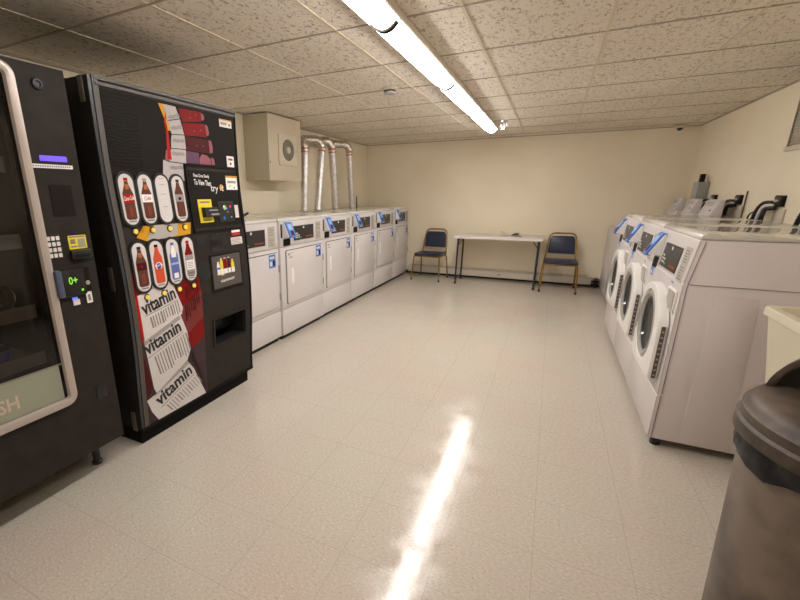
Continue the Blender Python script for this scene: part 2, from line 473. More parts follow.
# ------------------------------------------------------------------ laundry control front shared by dryers and washers
def control_front(t, W, xo, slope, zb, zt, washer=False):
    """W width, front surface x = xo(z); local x is outwards"""
    f = lambda off: (lambda y, z: (xo(z) + off, y, z))
    k = W / .755
    def plate(name, y0, y1, z0, z1, m, th=.004, off=0.0, par=t):
        b = MB()
        pts = [(xo(z0) + off, z0), (xo(z0) + off + th, z0), (xo(z1) + off + th, z1), (xo(z1) + off, z1)]
        return b.prism(pts, 'y', y0, y1).build(name, m, par)
    d = plate('display', .222 * k, .565 * k, .884, 1.013, m_readout)
    # read-outs on the display
    g = MB()
    g.box(xo(.995) + .004, xo(.995) + .0055, .375 * k, .395 * k, .985, 1.003)
    g.build('indicator', m_white, d)
    g = MB()
    for i in range(3):
        z = .905 + i * .018
        g.box(xo(z) + .004, xo(z) + .0055, .245 * k, .285 * k, z, z + .010)
        if i < 2: g.box(xo(z) + .004, xo(z) + .0055, .295 * k, .315 * k, z, z + .010)
    g.build('cycle_buttons', m_paper, d)
    MB().box(xo(.90) + .004, xo(.9) + .0055, .325 * k, .345 * k, .900, .910).build('start_light', mat('green_start_button', (.10, .38, .16), .4), d)
    b = text_fit('Speed Queen', (.425 * k, .903), (.545 * k, .903), .015, f(.0055), .012)
    from_bm(b, 'logo', m_red, d)
    # instruction strip
    l = plate('instruction_label', .610 * k, .705 * k, .862, 1.030, m_beige, .002)
    g = MB()
    for i in range(11):
        z = .875 + i * .0135
        if i in (5,): continue
        g.box(xo(z) + .002, xo(z) + .0028, .622 * k, (.690 - .012 * (i % 3)) * k, z, z + .005)
    g.build('printed_lines', m_ink, l)
    # payment reader: wedge housing tilting outwards, blue face
    rh = MB()
    z0, z1 = .926, 1.046
    rh.prism([(xo(z0), z0), (xo(z0) + .062, z0 + .004), (xo(z1) + .014, z1), (xo(z1), z1)], 'y', .058 * k, .166 * k, .003)
    r = rh.build('card_reader', m_white_pl, t)
    e0 = (xo(z0) + .062, z0 + .006); e1 = (xo(z1) + .014, z1 + .001)
    bf = MB().prism([e0, (e0[0] - .014, e0[1] - .010), (e0[0] + .008, e0[1] - .008), (e0[0] + .010, e0[1] + .002), (e1[0] + .010, e1[1] + .004), (e1[0] + .004, e1[1] + .010), (e1[0] - .016, e1[1] + .006), e1], 'y', .064 * k, .160 * k, .002)
    bf.build('reader_face', m_blue, r)
    def fp(s, o): return (e0[0] + (e1[0] - e0[0]) * s + .009 + o, e0[1] + (e1[1] - e0[1]) * s + .002)
    a, c = fp(.50, .0), fp(.90, .0)
    MB().prism([a, (a[0] + .003, a[1]), (c[0] + .003, c[1]), c], 'y', .082 * k, .142 * k).build('reader_screen', m_blue2, r)
    a, c = fp(.10, .0), fp(.42, .0)
    MB().prism([a, (a[0] + .003, a[1]), (c[0] + .003, c[1]), c], 'y', .092 * k, .134 * k).build('reader_keypad', m_maroon, r)
    plate('coin_plate', .055 * k, .160 * k, .852, .912, m_dark, .004)
    plate('side_slot', .022 * k, .044 * k, .925, 1.040, m_dark, .002)

# ------------------------------------------------------------------ tumble dryers
DW = .755
def make_dryer():
    t = empty('tumble_dryer', (0, 0, 0))
    MB().box(-.70, -.004, .003, DW - .003, .045, 1.062, .005).build('cabinet', m_enamel, t)
    MB().box(-.66, -.03, .02, DW - .02, .0, .045).build('plinth', m_gap, t)
    # top with rounded front lip
    MB().prism([(-.72, 1.064), (-.72, 1.092), (-.02, 1.092), (-.004, 1.086), (.002, 1.074), (.002, 1.064)], 'y', .001, DW - .001, .003).build('top', m_top, t)
    xo = lambda z: .006
    MB().box(-.004, .006, .006, DW - .006, .848, 1.062, .003).build('control_panel', m_enamel2, t)
    MB().box(-.004, .006, .006, DW - .006, .292, .840, .003).build('front_panel', m_enamel, t)
    MB().box(-.004, .006, .006, DW - .006, .046, .284, .003).build('lower_panel', m_enamel, t)
    MB().prism(rrect(.080, .730, .322, .812, .018), 'x', .0062, .0072).build('door_gasket', m_gap, t)
    d = MB().prism(rrect(.085, .725, .327, .807, .016), 'x', .0072, .018, .003).build('door', m_enamel, t)
    MB().prism(rrect(.146, .190, .500, .650, .014), 'x', .018, .0200, .0008).build('handle', m_white_pl, d)
    g = MB()
    g.box(.018, .0188, .105, .135, .765, .785); g.box(.018, .0188, .150, .185, .780, .786); g.box(.018, .0188, .12, .17, .742, .752)
    g.build('printed_symbols', m_gray, d)
    s = MB().prism(rrect(.590, .685, .690, .800, .006), 'x', .018, .0190).build('blue_sticker', m_blue, d)
    MB().box(.019, .0196, .602, .635, .705, .745).box(.019, .0196, .602, .668, .765, .785).build('sticker_print', m_paper, s)
    MB().box(.019, .0196, .645, .672, .705, .750).build('sticker_print', m_dark, s)
    for z in (.39, .635):
        MB().box(.006, .021, .729, .739, z, z + .065, .003).build('hinge', m_gray, d)
    control_front(t, DW, xo, 0, .848, 1.062)
    return t
dry = make_dryer()
db = [2.21, 2.965, 3.74, 4.455, 5.20, 5.96, 6.64]
dlab = ['white dryer partly hidden behind the black drink vending machine',
        'second white dryer from the drink vending machine, fully in view beside it',
        'white dryer below the ceiling-hung fan box, third from the drink machine',
        'fourth white dryer from the drink machine, in the middle of the left row',
        'white dryer second from the back wall in the left row',
        'last white dryer of the left row, nearest the back wall']
dxo = [-2.062, -2.050, -2.060, -2.060, -2.060, -2.060]
dryers = []
for i in range(6):
    o = dry if i == 0 else copy_tree(dry)
    dryers.append(o)
for i, o in enumerate(dryers):
    o.location = (dxo[i], db[i], 0)
    o.scale = (1, (db[i + 1] - db[i]) / DW, 1)
    tag(o, dlab[i], 'dryer', 'tumble dryers along the left wall')

# ------------------------------------------------------------------ front-load washers (local x outwards, rotated to face the left)
WW = .755
def make_washer():
    t = empty('front_load_washer', (0, 0, 0))
    X0 = lambda z: -.002 if z < .868 else -.002 - (z - .868) * .125
    D = .74
    side = [(-D, .045), (-.004, .045), (-.004, .868), (-.029, 1.074), (-D, 1.074)]
    MB().prism(side, 'y', .004, WW - .004, .004).build('cabinet', m_grey_side, t)
    # fronts
    MB().box(-.006, .000, .003, WW - .003, .292, .862, .0025).build('front_panel', m_enamel, t)
    MB().box(-.006, .000, .003, WW - .003, .047, .284, .0025).build('lower_panel', m_enamel, t)
    MB().prism([(-.008, .872), (-.002, .872), (-.0265, 1.070), (-.034, 1.070)], 'y', .003, WW - .003, .002).build('control_panel', m_enamel2, t)
    MB().box(-.06, -.03, .02, WW - .02, .010, .046).build('toe_recess', m_gap, t)
    MB().box(-D, -.035, -.0005, .003, .045, .053).build('side_flange', m_grey_side, t)
    # top
    MB().prism([(-D, 1.076), (-D, 1.090), (-.110, 1.090), (-.085, 1.104), (-.050, 1.106), (-.032, 1.096), (-.027, 1.076)], 'y', 0, WW, .004).build('top', m_top, t)
    for ys in (WW - .0035, .0005):
        s = MB()
        # panel seams and pressed field on the side
        for poly in ([(-.018, .30), (-.018, .860), (-.0203, .860), (-.0203, .30)],
                     [(-.016, .052), (-.016, .290), (-.0183, .290), (-.0183, .052)],
                     [(-.018, .865), (-D, .865), (-D, .8672), (-.018, .8672)],
                     [(-.019, .868), (-.049, 1.068), (-.0512, 1.068), (-.0212, .868)]):
            s.prism(poly, 'y', ys, ys + .003)
        s.build('side_seam', m_seam, t)
    f = MB()
    f.prism([(-.130, .060), (-.325, .060), (-.285, .822), (-.130, .822)], 'y', WW - .0045, WW - .0022, .0010)
    f.build('pressed_side_field', m_grey_side, t)
    for (x, y) in ((-.045, .04), (-.045, WW - .04), (-D + .05, .04), (-D + .05, WW - .04)):
        MB().lathe([(0, 0), (.022, 0), (.024, .010), (.012, .016), (.010, .046), (0, .046)], (x, y), 16).build('foot', m_black, t)
    control_front(t, WW, X0, .1, .868, 1.07, True)
    # door: white moulding round a dark glass bowl, hinge block on the right
    cy, cz, R = .420, .575, .190
    def roundpoly(P, rs, n=6):
        out = []
        for i in range(len(P)):
            p0 = Vector(P[i - 1]); p1 = Vector(P[i]); p2 = Vector(P[(i + 1) % len(P)]); r_ = rs[i]
            a_ = p1 + (p0 - p1).normalized() * r_; c_ = p1 + (p2 - p1).normalized() * r_
            for j in range(n + 1):
                t_ = j / n
                q = a_ * (1 - t_) ** 2 + p1 * 2 * t_ * (1 - t_) + c_ * t_ * t_
                out.append((q.x, q.y))
        return out
    out = roundpoly([(.195, .335), (.195, .800), (.520, .815), (.708, .665), (.712, .350)], [.09, .20, .10, .03, .02])
    # plate with hole
    b = bmesh.new()
    x0, x1 = .004, .046
    def ang(p): return math.atan2(p[1] - cz, p[0] - cy)
    N = 56
    import bisect
    def outer_at(a):
        # ray-cast to the outline polygon
        d = Vector((math.cos(a), math.sin(a))); best = None
        for i in range(len(out)):
            p = Vector(out[i]) - Vector((cy, cz)); q = Vector(out[(i + 1) % len(out)]) - Vector((cy, cz))
            e = q - p; den = d.x * e.y - d.y * e.x
            if abs(den) < 1e-9: continue
            tt = (p.x * e.y - p.y * e.x) / den; u = (p.x * d.y - p.y * d.x) / den
            if tt > 0 and -1e-6 <= u <= 1 + 1e-6: best = tt if best is None else max(best, tt)
        return (cy + d.x * best, cz + d.y * best)
    rings = []
    for k in range(N):
        a = 2 * PI * k / N
        o_ = outer_at(a)
        ci, si = math.cos(a), math.sin(a)
        oc = (cy + (o_[0] - cy) * .975, cz + (o_[1] - cz) * .975)
        rings.append([b.verts.new(v) for v in ((x0, o_[0], o_[1]), (x1 - .010, o_[0], o_[1]), (x1, oc[0], oc[1]),
                     (x1, cy + ci * .198, cz + si * .198), (x1 - .022, cy + ci * .191, cz + si * .191), (x0, cy + ci * .191, cz + si * .191))])
    for k in range(N):
        a_, c_ = rings[k], rings[(k + 1) % N]
        for j in range(6):
            b.faces.new((a_[j], a_[(j + 1) % 6], c_[(j + 1) % 6], c_[j]))
    bmesh.ops.recalc_face_normals(b, faces=b.faces)
    me = bpy.data.meshes.new('door'); b.to_mesh(me); b.free(); me.materials.append(m_white_pl); smooth_by_angle(me, 40)
    d = bpy.data.objects.new('door', me); COL.objects.link(d); d.parent = t
    rot = Matrix.Translation((0, cy, cz)) @ Matrix.Rotation(PI / 2, 4, 'Y')
    MB().lathe([(.192, .010), (.192, .036), (.172, .047), (.158, .034), (.158, .010)], n=48, mtx=rot, close=True).build('door_ring', m_ring, d)
    MB().lathe([(.158, .030), (.152, .018), (.11, .003), (.0, .001)], n=40, mtx=rot).build('door_glass', m_glassd, d)
    MB().prism(rrect(cy - .218, cy - .192, cz - .08, cz + .08, .010), 'x', .0455, .049, .001).build('door_handle', m_ring, d)
    h = MB().box(.014, .032, .711, .7175, .362, .640, .002).build('hinge_cover', m_brown, d)
    for i in range(9): MB().box(.018, .028, .7175, .7182, .375 + i * .029, .385 + i * .029).build('hinge_slot', m_ring, h)
    # detergent drawer
    dr = MB().prism(rrect(.560, .715, .715, .825, .010), 'x', .0, .008, .002).build('detergent_drawer', m_white_pl, t)
    MB().prism(rrect(.585, .705, .722, .815, .008), 'x', .008, .012, .002).build('drawer_window', m_disp, dr)
    s = MB().prism(rrect(.050, .110, .800, .852, .006), 'x', .0, .0015).build('blue_sticker', m_blue, t)
    MB().box(.0015, .002, .058, .10, .808, .826).build('sticker_print', m_paper, s)
    MB().box(.0, .0015, .56, .60, .842, .850).build('model_badge', m_blue, t)
    return t
wsh = make_washer()
wys = [2.447, 3.215, 3.985]
wlab = ['nearest white front-load washer, its tall grey side facing the room',
        'middle white front-load washer in the right-hand row',
        'far white front-load washer, third from the trash can']
washers = [wsh] + [copy_tree(wsh) for _ in range(2)]
for i, o in enumerate(washers):
    o.location = (.592 + (.004 if i else 0), wys[i] + WW, 0)
    o.rotation_euler = (0, 0, PI)
    tag(o, wlab[i], 'washing machine', 'front-load washers along the right wall')

# ------------------------------------------------------------------ top-load washers beyond, against the back wall end
def make_toploader():
    t = empty('top_load_washer', (0, 0, 0))
    W = .66
    MB().prism([(-.66, .03), (0, .03), (0, .80), (-.012, .815), (-.66, .815)], 'y', .003, W - .003, .005).build('cabinet', m_enamel, t)
    MB().box(-.62, -.04, .03, W - .03, 0, .03).build('plinth', m_gap, t)
    MB().box(-.665, .006, 0, W, .818, .850, .008).build('top', m_enamel, t)
    MB().prism(rrect(-.46, -.05, .08, W - .08, .04), 'z', .850, .862, .003).build('lid', m_enamel2, t)
    hs = MB().prism([(-.655, .850), (-.50, .850), (-.515, .90), (-.575, 1.075), (-.655, 1.075)], 'y', .01, W - .01, .006).build('rear_console', m_enamel, t)
    # tilted payment box standing on the console
    pb = MB().prism([(-.655, 1.06), (-.560, 1.06), (-.620, 1.210), (-.632, 1.218), (-.660, 1.218)], 'y', .15, .51, .006).build('payment_box', m_enamel2, t)
    g = MB()
    for r in range(3):
        for c_ in range(3):
            z = 1.165 + r * .012; x = -.560 - (z - 1.06) * .40
            g.box(x - .002, x + .002, .22 + c_ * .07, .265 + c_ * .07, z, z + .005)
    g.build('buttons', m_gray, pb)
    x = -.560 - (.06) * .40
    MB().box(x - .006, x + .003, .42, .445, 1.112, 1.128, .002).build('coin_slot', m_dark, pb)
    return t
tl = make_toploader()
tys = [4.845, 5.535, 6.120]
tlab = ['white top-load washer just beyond the front-load washers',
        'white top-load washer in the middle, beneath the grey electrical box',
        'white top-load washer in the corner against the back wall']
tls = [tl] + [copy_tree(tl) for _ in range(2)]
for i, o in enumerate(tls):
    o.location = (.715, tys[i] + .66, 0); o.rotation_euler = (0, 0, PI)
    if i: o.scale = (1, .88 if i == 1 else .97, 1)
    tag(o, tlab[i], 'washing machine', 'top-load washers in the far right corner')
tls[1].location.y = tys[1] + .66 * .88 - .01

# ------------------------------------------------------------------ snack vending machine (left edge)
def snack_machine():
    FX, Y1 = -1.752, 1.128
    W = 0.98
    t = empty('snack_vending_machine', (FX, Y1 - W, 0))
    tag(t, 'charcoal snack vending machine with silver-framed glass and keypad', 'vending machine')
    # cabinet shell (hollow)
    b = MB()
    b.box(-.86, -.84, 0, W, .155, 1.755, .004)
    b.box(-.84, -.03, W - .025, W, .155, 1.755, .004); b.box(-.84, -.03, 0, .02, .155, 1.755, .004)
    b.box(-.84, -.03, .02, W - .025, .155, .18); b.box(-.84, -.03, .02, W - .025, 1.735, 1.755)
    b.box(-.84, -.03, .745, .765, .18, 1.735)
    b.build('cabinet', m_vendside, t)
    # door with window hole:   window y from -.. to .762 ; z .455..1.70
    gy0, gy1, gz0, gz1 = .03, .762, .455, 1.70
    d = MB()
    d.box(-.03, 0, 0, W, .150, gz0); d.box(-.03, 0, 0, W, gz1, 1.747)
    d.box(-.03, 0, gy1, W, gz0, gz1); d.box(-.03, 0, 0, gy0, gz0, gz1)
    dd = d.build('door', m_vend, t)
    # silver trim round the window
    b = bmesh.new()
    r = .05
    prof = [(.0, 0), (.016, .004), (.020, .016), (.014, .032), (0, .036)]   # (x, inset from outer)
    cor = [(gy0 - .036 + r, gz0 - .036 + r, 180), (gy1 + .036 - r, gz0 - .036 + r, 270), (gy1 + .036 - r, gz1 + .036 - r, 0), (gy0 - .036 + r, gz1 + .036 - r, 90)]
    loops = []
    for (cy, cz, a0) in cor:
        for i in range(7):
            a = math.radians(a0 + 90 * i / 6)
            loops.append([b.verts.new((px, cy + (r - ins) * math.cos(a), cz + (r - ins) * math.sin(a))) for px, ins in prof])
    n = len(loops)
    for i in range(n):
        for j in range(len(prof) - 1):
            b.faces.new((loops[i][j], loops[i][j + 1], loops[(i + 1) % n][j + 1], loops[(i + 1) % n][j]))
    bmesh.ops.recalc_face_normals(b, faces=b.faces)
    me = bpy.data.meshes.new('window_trim'); b.to_mesh(me); b.free(); me.materials.append(m_silver); smooth_by_angle(me, 50)
    o = bpy.data.objects.new('window_trim', me); COL.objects.link(o); o.parent = t
    MB().box(-.012, -.006, gy0, gy1, gz0, gz1).build('glass_pane', m_glass, t)
    # printed band along the foot of the glass
    pb = MB().box(-.005, -.003, gy0, gy1 - .012, gz0, .605).build('printed_band', m_greenish, t)
    b = text_fit('FRESH', (.412, .492), (.584, .492), .055, lambda u, v: (-.0018, u, v), .02)
    from_bm(b, 'lettering', m_peach, pb)
    MB().box(-.003, -.001, gy0, gy1, .605, .612).build('band_rail', m_shelf, t)
    # inside: back liner, shelves and coils
    MB().box(-.83, -.82, .022, .745, .18, 1.73).build('liner', m_inside, t)
    for z in (.62, .82, 1.10, 1.38):
        s = MB().box(-.80, -.075, .022, .744, z, z + .012); s.box(-.075, -.068, .022, .744, z - .012, z + .042)
        sh = s.build('shelf', m_shelf, t)
        for yc in ((.12, .30, .46) if z < .65 else (.12, .30, .48, .64)):
            pth = []
            for i in range(140):
                a = i / 14 * 2 * PI
                pth.append((-.085 - i * .0042, yc + .056 * math.sin(a), z + .078 + .056 * math.cos(a)))
            MB().tube(pth, .0024, 5).build('coil', m_chrome, sh)
    # control column
    MB().prism(rrect(.848, .950, 1.412, 1.432, .002), 'x', .0, .003).build('message_display', m_violet, t)
    l = MB().prism(rrect(.806, .968, 1.386, 1.400, .002), 'x', .0, .0025).build('label_strip', m_white, t)
    g = MB()
    for i in range(17): g.box(.0025, .003, .818 + i * .0085, .818 + i * .0085 + .005, 1.390, 1.396)
    g.build('printed_marks', m_ink, l)
    MB().prism(rrect(.862, .948, 1.205, 1.325, .004), 'x', .0, .0025).build('blank_screen', m_dark, t)
    k = MB().prism(rrect(.806, .874, 1.040, 1.138, .004), 'x', .0, .004).build('keypad', m_black, t)
    for rr in range(4):
        for c_ in range(3):
            y0 = .8115 + c_ * .0205; z0 = 1.046 + rr * .0225
            MB().prism(rrect(y0, y0 + .015, z0, z0 + .016, .002), 'x', .004, .008, .001).build('key', m_paper, k)
    v = MB().box(0, .022, .893, .988 - .012, 1.030, 1.068, .004).build('bill_validator', m_black, t)
    MB().box(.022, .030, .905, .965, 1.040, 1.050, .003).build('bill_slot', m_dark, v)
    yl = MB().prism(rrect(.897, .972, 1.070, 1.126, .003), 'x', .0, .003).build('yellow_label', m_yellow, t)
    g = MB().box(.003, .0035, .904, .930, 1.078, 1.084).box(.003, .0035, .904, .925, 1.092, 1.112).box(.003, .0035, .902, .968, 1.117, 1.123)
    g.build('printed_marks', m_ink, yl)
    MB().box(.003, .0036, .934, .966, 1.076, 1.112).build('picture', m_greenish, yl)
    cr = MB().prism(rrect(.822, .930, .880, .995, .008), 'x', 0, .020, .004).build('card_reader', m_glassdark, t)
    MB().box(.0, .034, .806, .832, .885, .996, .007).build('reader_swipe', mat('slate_blue_plastic', (0.07, 0.085, 0.14), .35), cr)
    b = text_fit('0+', (.858, .932), (.895, .932), .032, lambda u, v: (.0212, u, v), .02)
    from_bm(b, 'green_digits', m_greenled, cr)
    MB().box(.020, .0215, .905, .914, .898, .906).build('green_lamp', m_greenled, cr)
    MB().box(0, .004, .870, .892, .862, .872, .001).build('blue_lamp', m_blueled, t)
    MB().prism(rrect(.872, .900, .838, .862, .002), 'x', 0, .003).build('small_label', m_paper, t)
    cn = MB().prism(rrect(.928, .958, .890, .992, .003), 'x', 0, .005).build('coin_plate', m_dark, t)
    rot = Matrix.Translation((.005, .943, .925)) @ Matrix.Rotation(PI / 2, 4, 'Y')
    MB().lathe([(0, .006), (.010, .005), (.011, 0)], n=20, mtx=rot).build('coin_return', m_chrome, cn)
    l = MB().prism(rrect(.931, .956, .835, .884, .003), 'x', 0, .003).build('coin_label', m_white, t)
    MB().box(.003, .0036, .938, .948, .845, .872).build('printed_marks', m_ink, l)
    rot = Matrix.Translation((0, .872, 1.680)) @ Matrix.Rotation(PI / 2, 4, 'Y')
    lo = MB().lathe([(0, .007), (.008, .007), (.010, .011), (.018, .010), (.021, .0)], n=28, mtx=rot).build('lock', m_black, t)
    MB().box(.0, .004, .885, .932, .385, .455, .002).build('latch_recess', m_black, t)
    for (x, y) in ((-.125, .90), (-.125, .08), (-.78, .90), (-.78, .08)):
        MB().lathe([(0, 0), (.024, 0), (.024, .012), (.016, .02), (.020, .155), (0, .155)], (x, y), 18).build('leg', m_black, t)
snack_machine()
for o in bpy.data.objects:
    if o.parent and o.parent.name == 'snack_vending_machine' and o.name.split('.')[0] in ('message_display', 'label_strip', 'blank_screen', 'keypad', 'bill_validator', 'yellow_label', 'card_reader', 'blue_lamp', 'small_label', 'coin_plate', 'coin_label'):
        o.location.y = -.016
        if o.name == 'keypad': o.scale.y = .88; o.location.y = .082
# packets on the snack shelf
def tub(loc):
    t = empty('snack_tub', loc)
    tag(t, 'blue and red snack tub on the lower shelf behind the vending glass', 'snack tub')
    MB().lathe([(0, 0), (.040, 0), (.050, .065), (.052, .066), (.052, .070), (0, .070)], n=28).build('tub', mat('clear_tub', (0.25, 0.25, 0.26), .15), t)
    MB().lathe([(.0455, .028), (.0515, .068), (.0517, .068), (.0457, .028)], n=28).build('label_band', m_bluecap, t)
    MB().lathe([(.0425, .012), (.0455, .030), (.0459, .030), (.0429, .012)], n=28).build('lower_band', m_redg2, t)
tub((-1.752 - .075 - .055, .745 - .0, .6325))

# ------------------------------------------------------------------ drink vending machine
VX, VY, VW = -1.79, 1.25, .93
ZS = [-.02, .06, .20, .35, .50, .70, .90, 1.04, 1.18, 1.35, 1.60, 1.80]
XS = [-.006, .004, .011, .022, .033, .039, .034, .026, .014, .001, -.002, .000]
def vx(z):
    if z <= ZS[0]: return XS[0]
    for i in range(len(ZS) - 1):
        if z <= ZS[i + 1]:
            t = (z - ZS[i]) / (ZS[i + 1] - ZS[i])
            p0 = XS[max(i - 1, 0)]; p1 = XS[i]; p2 = XS[i + 1]; p3 = XS[min(i + 2, len(XS) - 1)]
            m1 = (p2 - p0) / 2; m2 = (p3 - p1) / 2
            return (2 * t**3 - 3 * t**2 + 1) * p1 + (t**3 - 2 * t**2 + t) * m1 + (-2 * t**3 + 3 * t**2) * p2 + (t**3 - t**2) * m2
    return XS[-1]
def zsteps(z0, z1, d=.03):
    n = max(1, int(math.ceil((z1 - z0) / d)))
    return [z0 + (z1 - z0) * i / n for i in range(n + 1)]
def slab(y0, y1, z0, z1, o0, o1, name, m, par):
    zz = zsteps(z0, z1)
    pts = [(vx(z) + o0, z) for z in zz] + [(vx(z) + o1, z) for z in reversed(zz)]
    return MB().prism(pts, 'y', y0, y1).build(name, m, par)
def decal(poly, off, name, m, par, th=0.0009):
    """thin film following the curved front"""
    b = bmesh.new()
    vs = [b.verts.new((0, p[0], p[1])) for p in poly]
    b.faces.new(vs)
    bmesh.ops.triangulate(b, faces=b.faces[:])
    z0 = min(p[1] for p in poly); z1 = max(p[1] for p in poly)
    z = math.floor(z0 / .03) * .03 + .03
    while z < z1:
        bmesh.ops.bisect_plane(b, geom=b.verts[:] + b.edges[:] + b.faces[:], plane_co=(0, 0, z), plane_no=(0, 0, 1))
        z += .03
    ret = bmesh.ops.extrude_face_region(b, geom=b.faces[:])
    top = [g for g in ret['geom'] if isinstance(g, bmesh.types.BMVert)]
    ts = set(top)
    for v in b.verts:
        v.co.x = vx(v.co.z) + off + (th if v in ts else 0)
    bmesh.ops.recalc_face_normals(b, faces=b.faces)
    return from_bm(b, name, m, par)
def dtext(txt, p0, p1, h, off, m, par, name='lettering', bold=.012, shear=0.0):
    b = text_fit(txt, p0, p1, h, lambda u, v: (vx(v) + off, u, v), bold, shear)
    return from_bm(b, name, m, par)
def disc(yc, zc, r, o0, o1, name, m, par, bev=.002, n=28):
    x = vx(zc)
    rot = Matrix.Translation((x, yc, zc)) @ Matrix.Rotation(PI / 2, 4, 'Y')
    return MB().lathe([(0, o1), (r - bev, o1), (r, o1 - bev), (r, o0)], n=n, mtx=rot).build(name, m, par)
def stad(yc, z0, z1, r, n=10):
    return arc(yc, z1 - r, r, 0, 180, n) + arc(yc, z0 + r, r, 180, 360, n)

def drink_machine():
    t = empty('drink_vending_machine', (VX, VY, 0))
    tag(t, 'black drink vending machine with bottle windows and vitamin graphics', 'vending machine')
    MB().box(-.80, -.16, .004, VW - .004, .0, 1.775, .006).build('cabinet', m_vendside, t)
    # door body, curved front, with an opening for the delivery slot
    sy0, sy1, sz0, sz1 = .565, .855, .388, .550
    d = MB()
    def chunk(y0, y1, z0, z1):
        zz = zsteps(z0, z1)
        d.prism([(-.155, z0)] + [(vx(z), z) for z in zz] + [(-.155, z1)], 'y', y0, y1)
    chunk(0, sy0, .092, 1.768); chunk(sy1, VW, .092, 1.768); chunk(sy0, sy1, .092, sz0); chunk(sy0, sy1, sz1, 1.768)
    bmesh.ops.remove_doubles(d.bm, verts=d.bm.verts, dist=.0002)
    door = d.build('door', m_vend, t, 50)
    MB().prism([(-.155, 0), (-.020, 0), (-.016, .084), (-.155, .084)], 'y', .01, VW - .03).build('kick_plate', m_vendside, t)
    slab(.0, VW, .088, .104, 0.0, .006, 'bottom_rail', m_dark, t)
    # grey frame: left, top, right
    slab(.0, .014, .10, 1.768, -.004, .002, 'edge_trim', mat('blue_black_edge', (.03, .035, .045), .3), t)
    slab(.018, .044, .10, 1.768, 0, .005, 'frame_left', m_trim, t)
    slab(.016, VW - .002, 1.757, 1.772, 0, .008, 'frame_top', m_trim, t)
    slab(.030, VW - .010, 1.735, 1.748, 0, .009, 'frame_top_rail', m_trim, t).name = 'frame_top_rail'
    slab(VW - .014, VW - .002, .10, 1.768, 0, .004, 'frame_right', m_vendside, t)
    for (z0, z1) in ((1.668, 1.770), (.080, .190), (.84, .955)):
        MB().box(-.062, -.030, -.004, .004, z0, z1, .002).build('side_hinge_plate', mat('hinge_plate_grey', (.16, .145, .12), .4, .5), t)
    # upper display face
    face = decal([(.05, 1.14), (.905, 1.14), (.905, 1.728), (.05, 1.728)], .0004, 'display_face', m_dark, t)
    decal([(.05, 1.40), (.225, 1.40), (.225, 1.728), (.05, 1.728)], .0014, 'grained_panel', m_woodd, face)
    g = empty_mesh = face
    o = .0016
    # stacked bottles of the printed graphic
    decal([(.393, 1.634), (.354, 1.720), (.381, 1.720), (.405, 1.676), (.415, 1.600), (.398, 1.600)], o, 'orange_edge', m_orange, g)
    decal([(.398, 1.690), (.378, 1.640), (.398, 1.600), (.402, 1.46), (.377, 1.46), (.385, 1.60)], o + .0006, 'red_edge', m_redg2, g)
    decal([(.481, 1.717), (.636, 1.721), (.650, 1.706), (.647, 1.682), (.635, 1.672), (.500, 1.654)], o, 'red_bottle', m_redg, g)
    decal([(.640, 1.719), (.660, 1.712), (.665, 1.690), (.650, 1.679), (.640, 1.684)], o + .001, 'bottle_cap', m_pink, g)
    decal([(.500, 1.649), (.655, 1.664), (.672, 1.650), (.680, 1.615), (.672, 1.597), (.512, 1.590)], o, 'red_bottle', m_redg, g)
    decal([(.665, 1.664), (.684, 1.656), (.693, 1.619), (.684, 1.606), (.674, 1.605)], o + .001, 'bottle_cap', m_pink, g)
    decal([(.512, 1.586), (.680, 1.582), (.688, 1.550), (.680, 1.512), (.508, 1.516)], o, 'maroon_bottle', m_maroon, g)
    decal([(.684, 1.583), (.704, 1.580), (.713, 1.548), (.709, 1.517), (.686, 1.512)], o + .001, 'bottle_cap', m_pink, g)
    decal([(.500, 1.512), (.600, 1.508), (.598, 1.450), (.495, 1.450)], o, 'purple_bottle', m_purple, g)
    decal([(.602, 1.480), (.622, 1.504), (.660, 1.500), (.690, 1.480), (.690, 1.450), (.600, 1.450)], o, 'pink_bottle', m_pink, g)
    decal([(.695, 1.492), (.716, 1.484), (.722, 1.452), (.695, 1.450)], o, 'bottle_cap', m_pink, g)
    decal([(.373, 1.507), (.400, 1.507), (.392, 1.455), (.358, 1.455)], o, 'pink_edge', m_pink, g)
    for pts in ([(.381, 1.720), (.462, 1.720), (.484, 1.668), (.403, 1.648), (.400, 1.670)],
                [(.404, 1.644), (.486, 1.664), (.505, 1.592), (.420, 1.586), (.414, 1.610)],
                [(.420, 1.582), (.506, 1.588), (.508, 1.520), (.408, 1.518), (.412, 1.555)],
                [(.406, 1.514), (.506, 1.516), (.498, 1.448), (.385, 1.452), (.392, 1.470)],
                [(.346, 1.457), (.384, 1.448), (.474, 1.444), (.472, 1.358), (.330, 1.358)]):
        decal(pts, o + .0005, 'white_label', m_sheet, g)
    for (a, c) in (((.408, 1.652), (.486, 1.676)), ((.420, 1.604), (.500, 1.622)), ((.420, 1.547), (.500, 1.552)), ((.404, 1.483), (.492, 1.486)), ((.383, 1.412), (.470, 1.418))):
        dtext('vitamin', a, c, .022, o + .002, m_ink, g, bold=.03)
    for (y_, z_) in ((.600, 1.700), (.560, 1.682), (.630, 1.628), (.580, 1.618), (.637, 1.548), (.590, 1.545)):
        disc(y_, z_, .004, o, o + .0022, 'droplet', m_pink, g, .0005, 8)
    # lower graphic
    lo = decal([(.020, .930), (.475, .850), (.478, .474), (.345, .415), (.31, .60), (.05, .50), (.030, .60)], .0004, 'lower_graphic', m_redg2 if False else m_redg, t)
    decal([(.478, .474), (.486, .110), (.030, .104), (.046, .60), (.31, .61), (.342, .42)], .0007, 'maroon_ground', m_maroon2, lo)
    decal([(.040, .560), (.090, .308), (.046, .246), (.040, .40)], .0016, 'maroon_edge', m_maroon, lo)
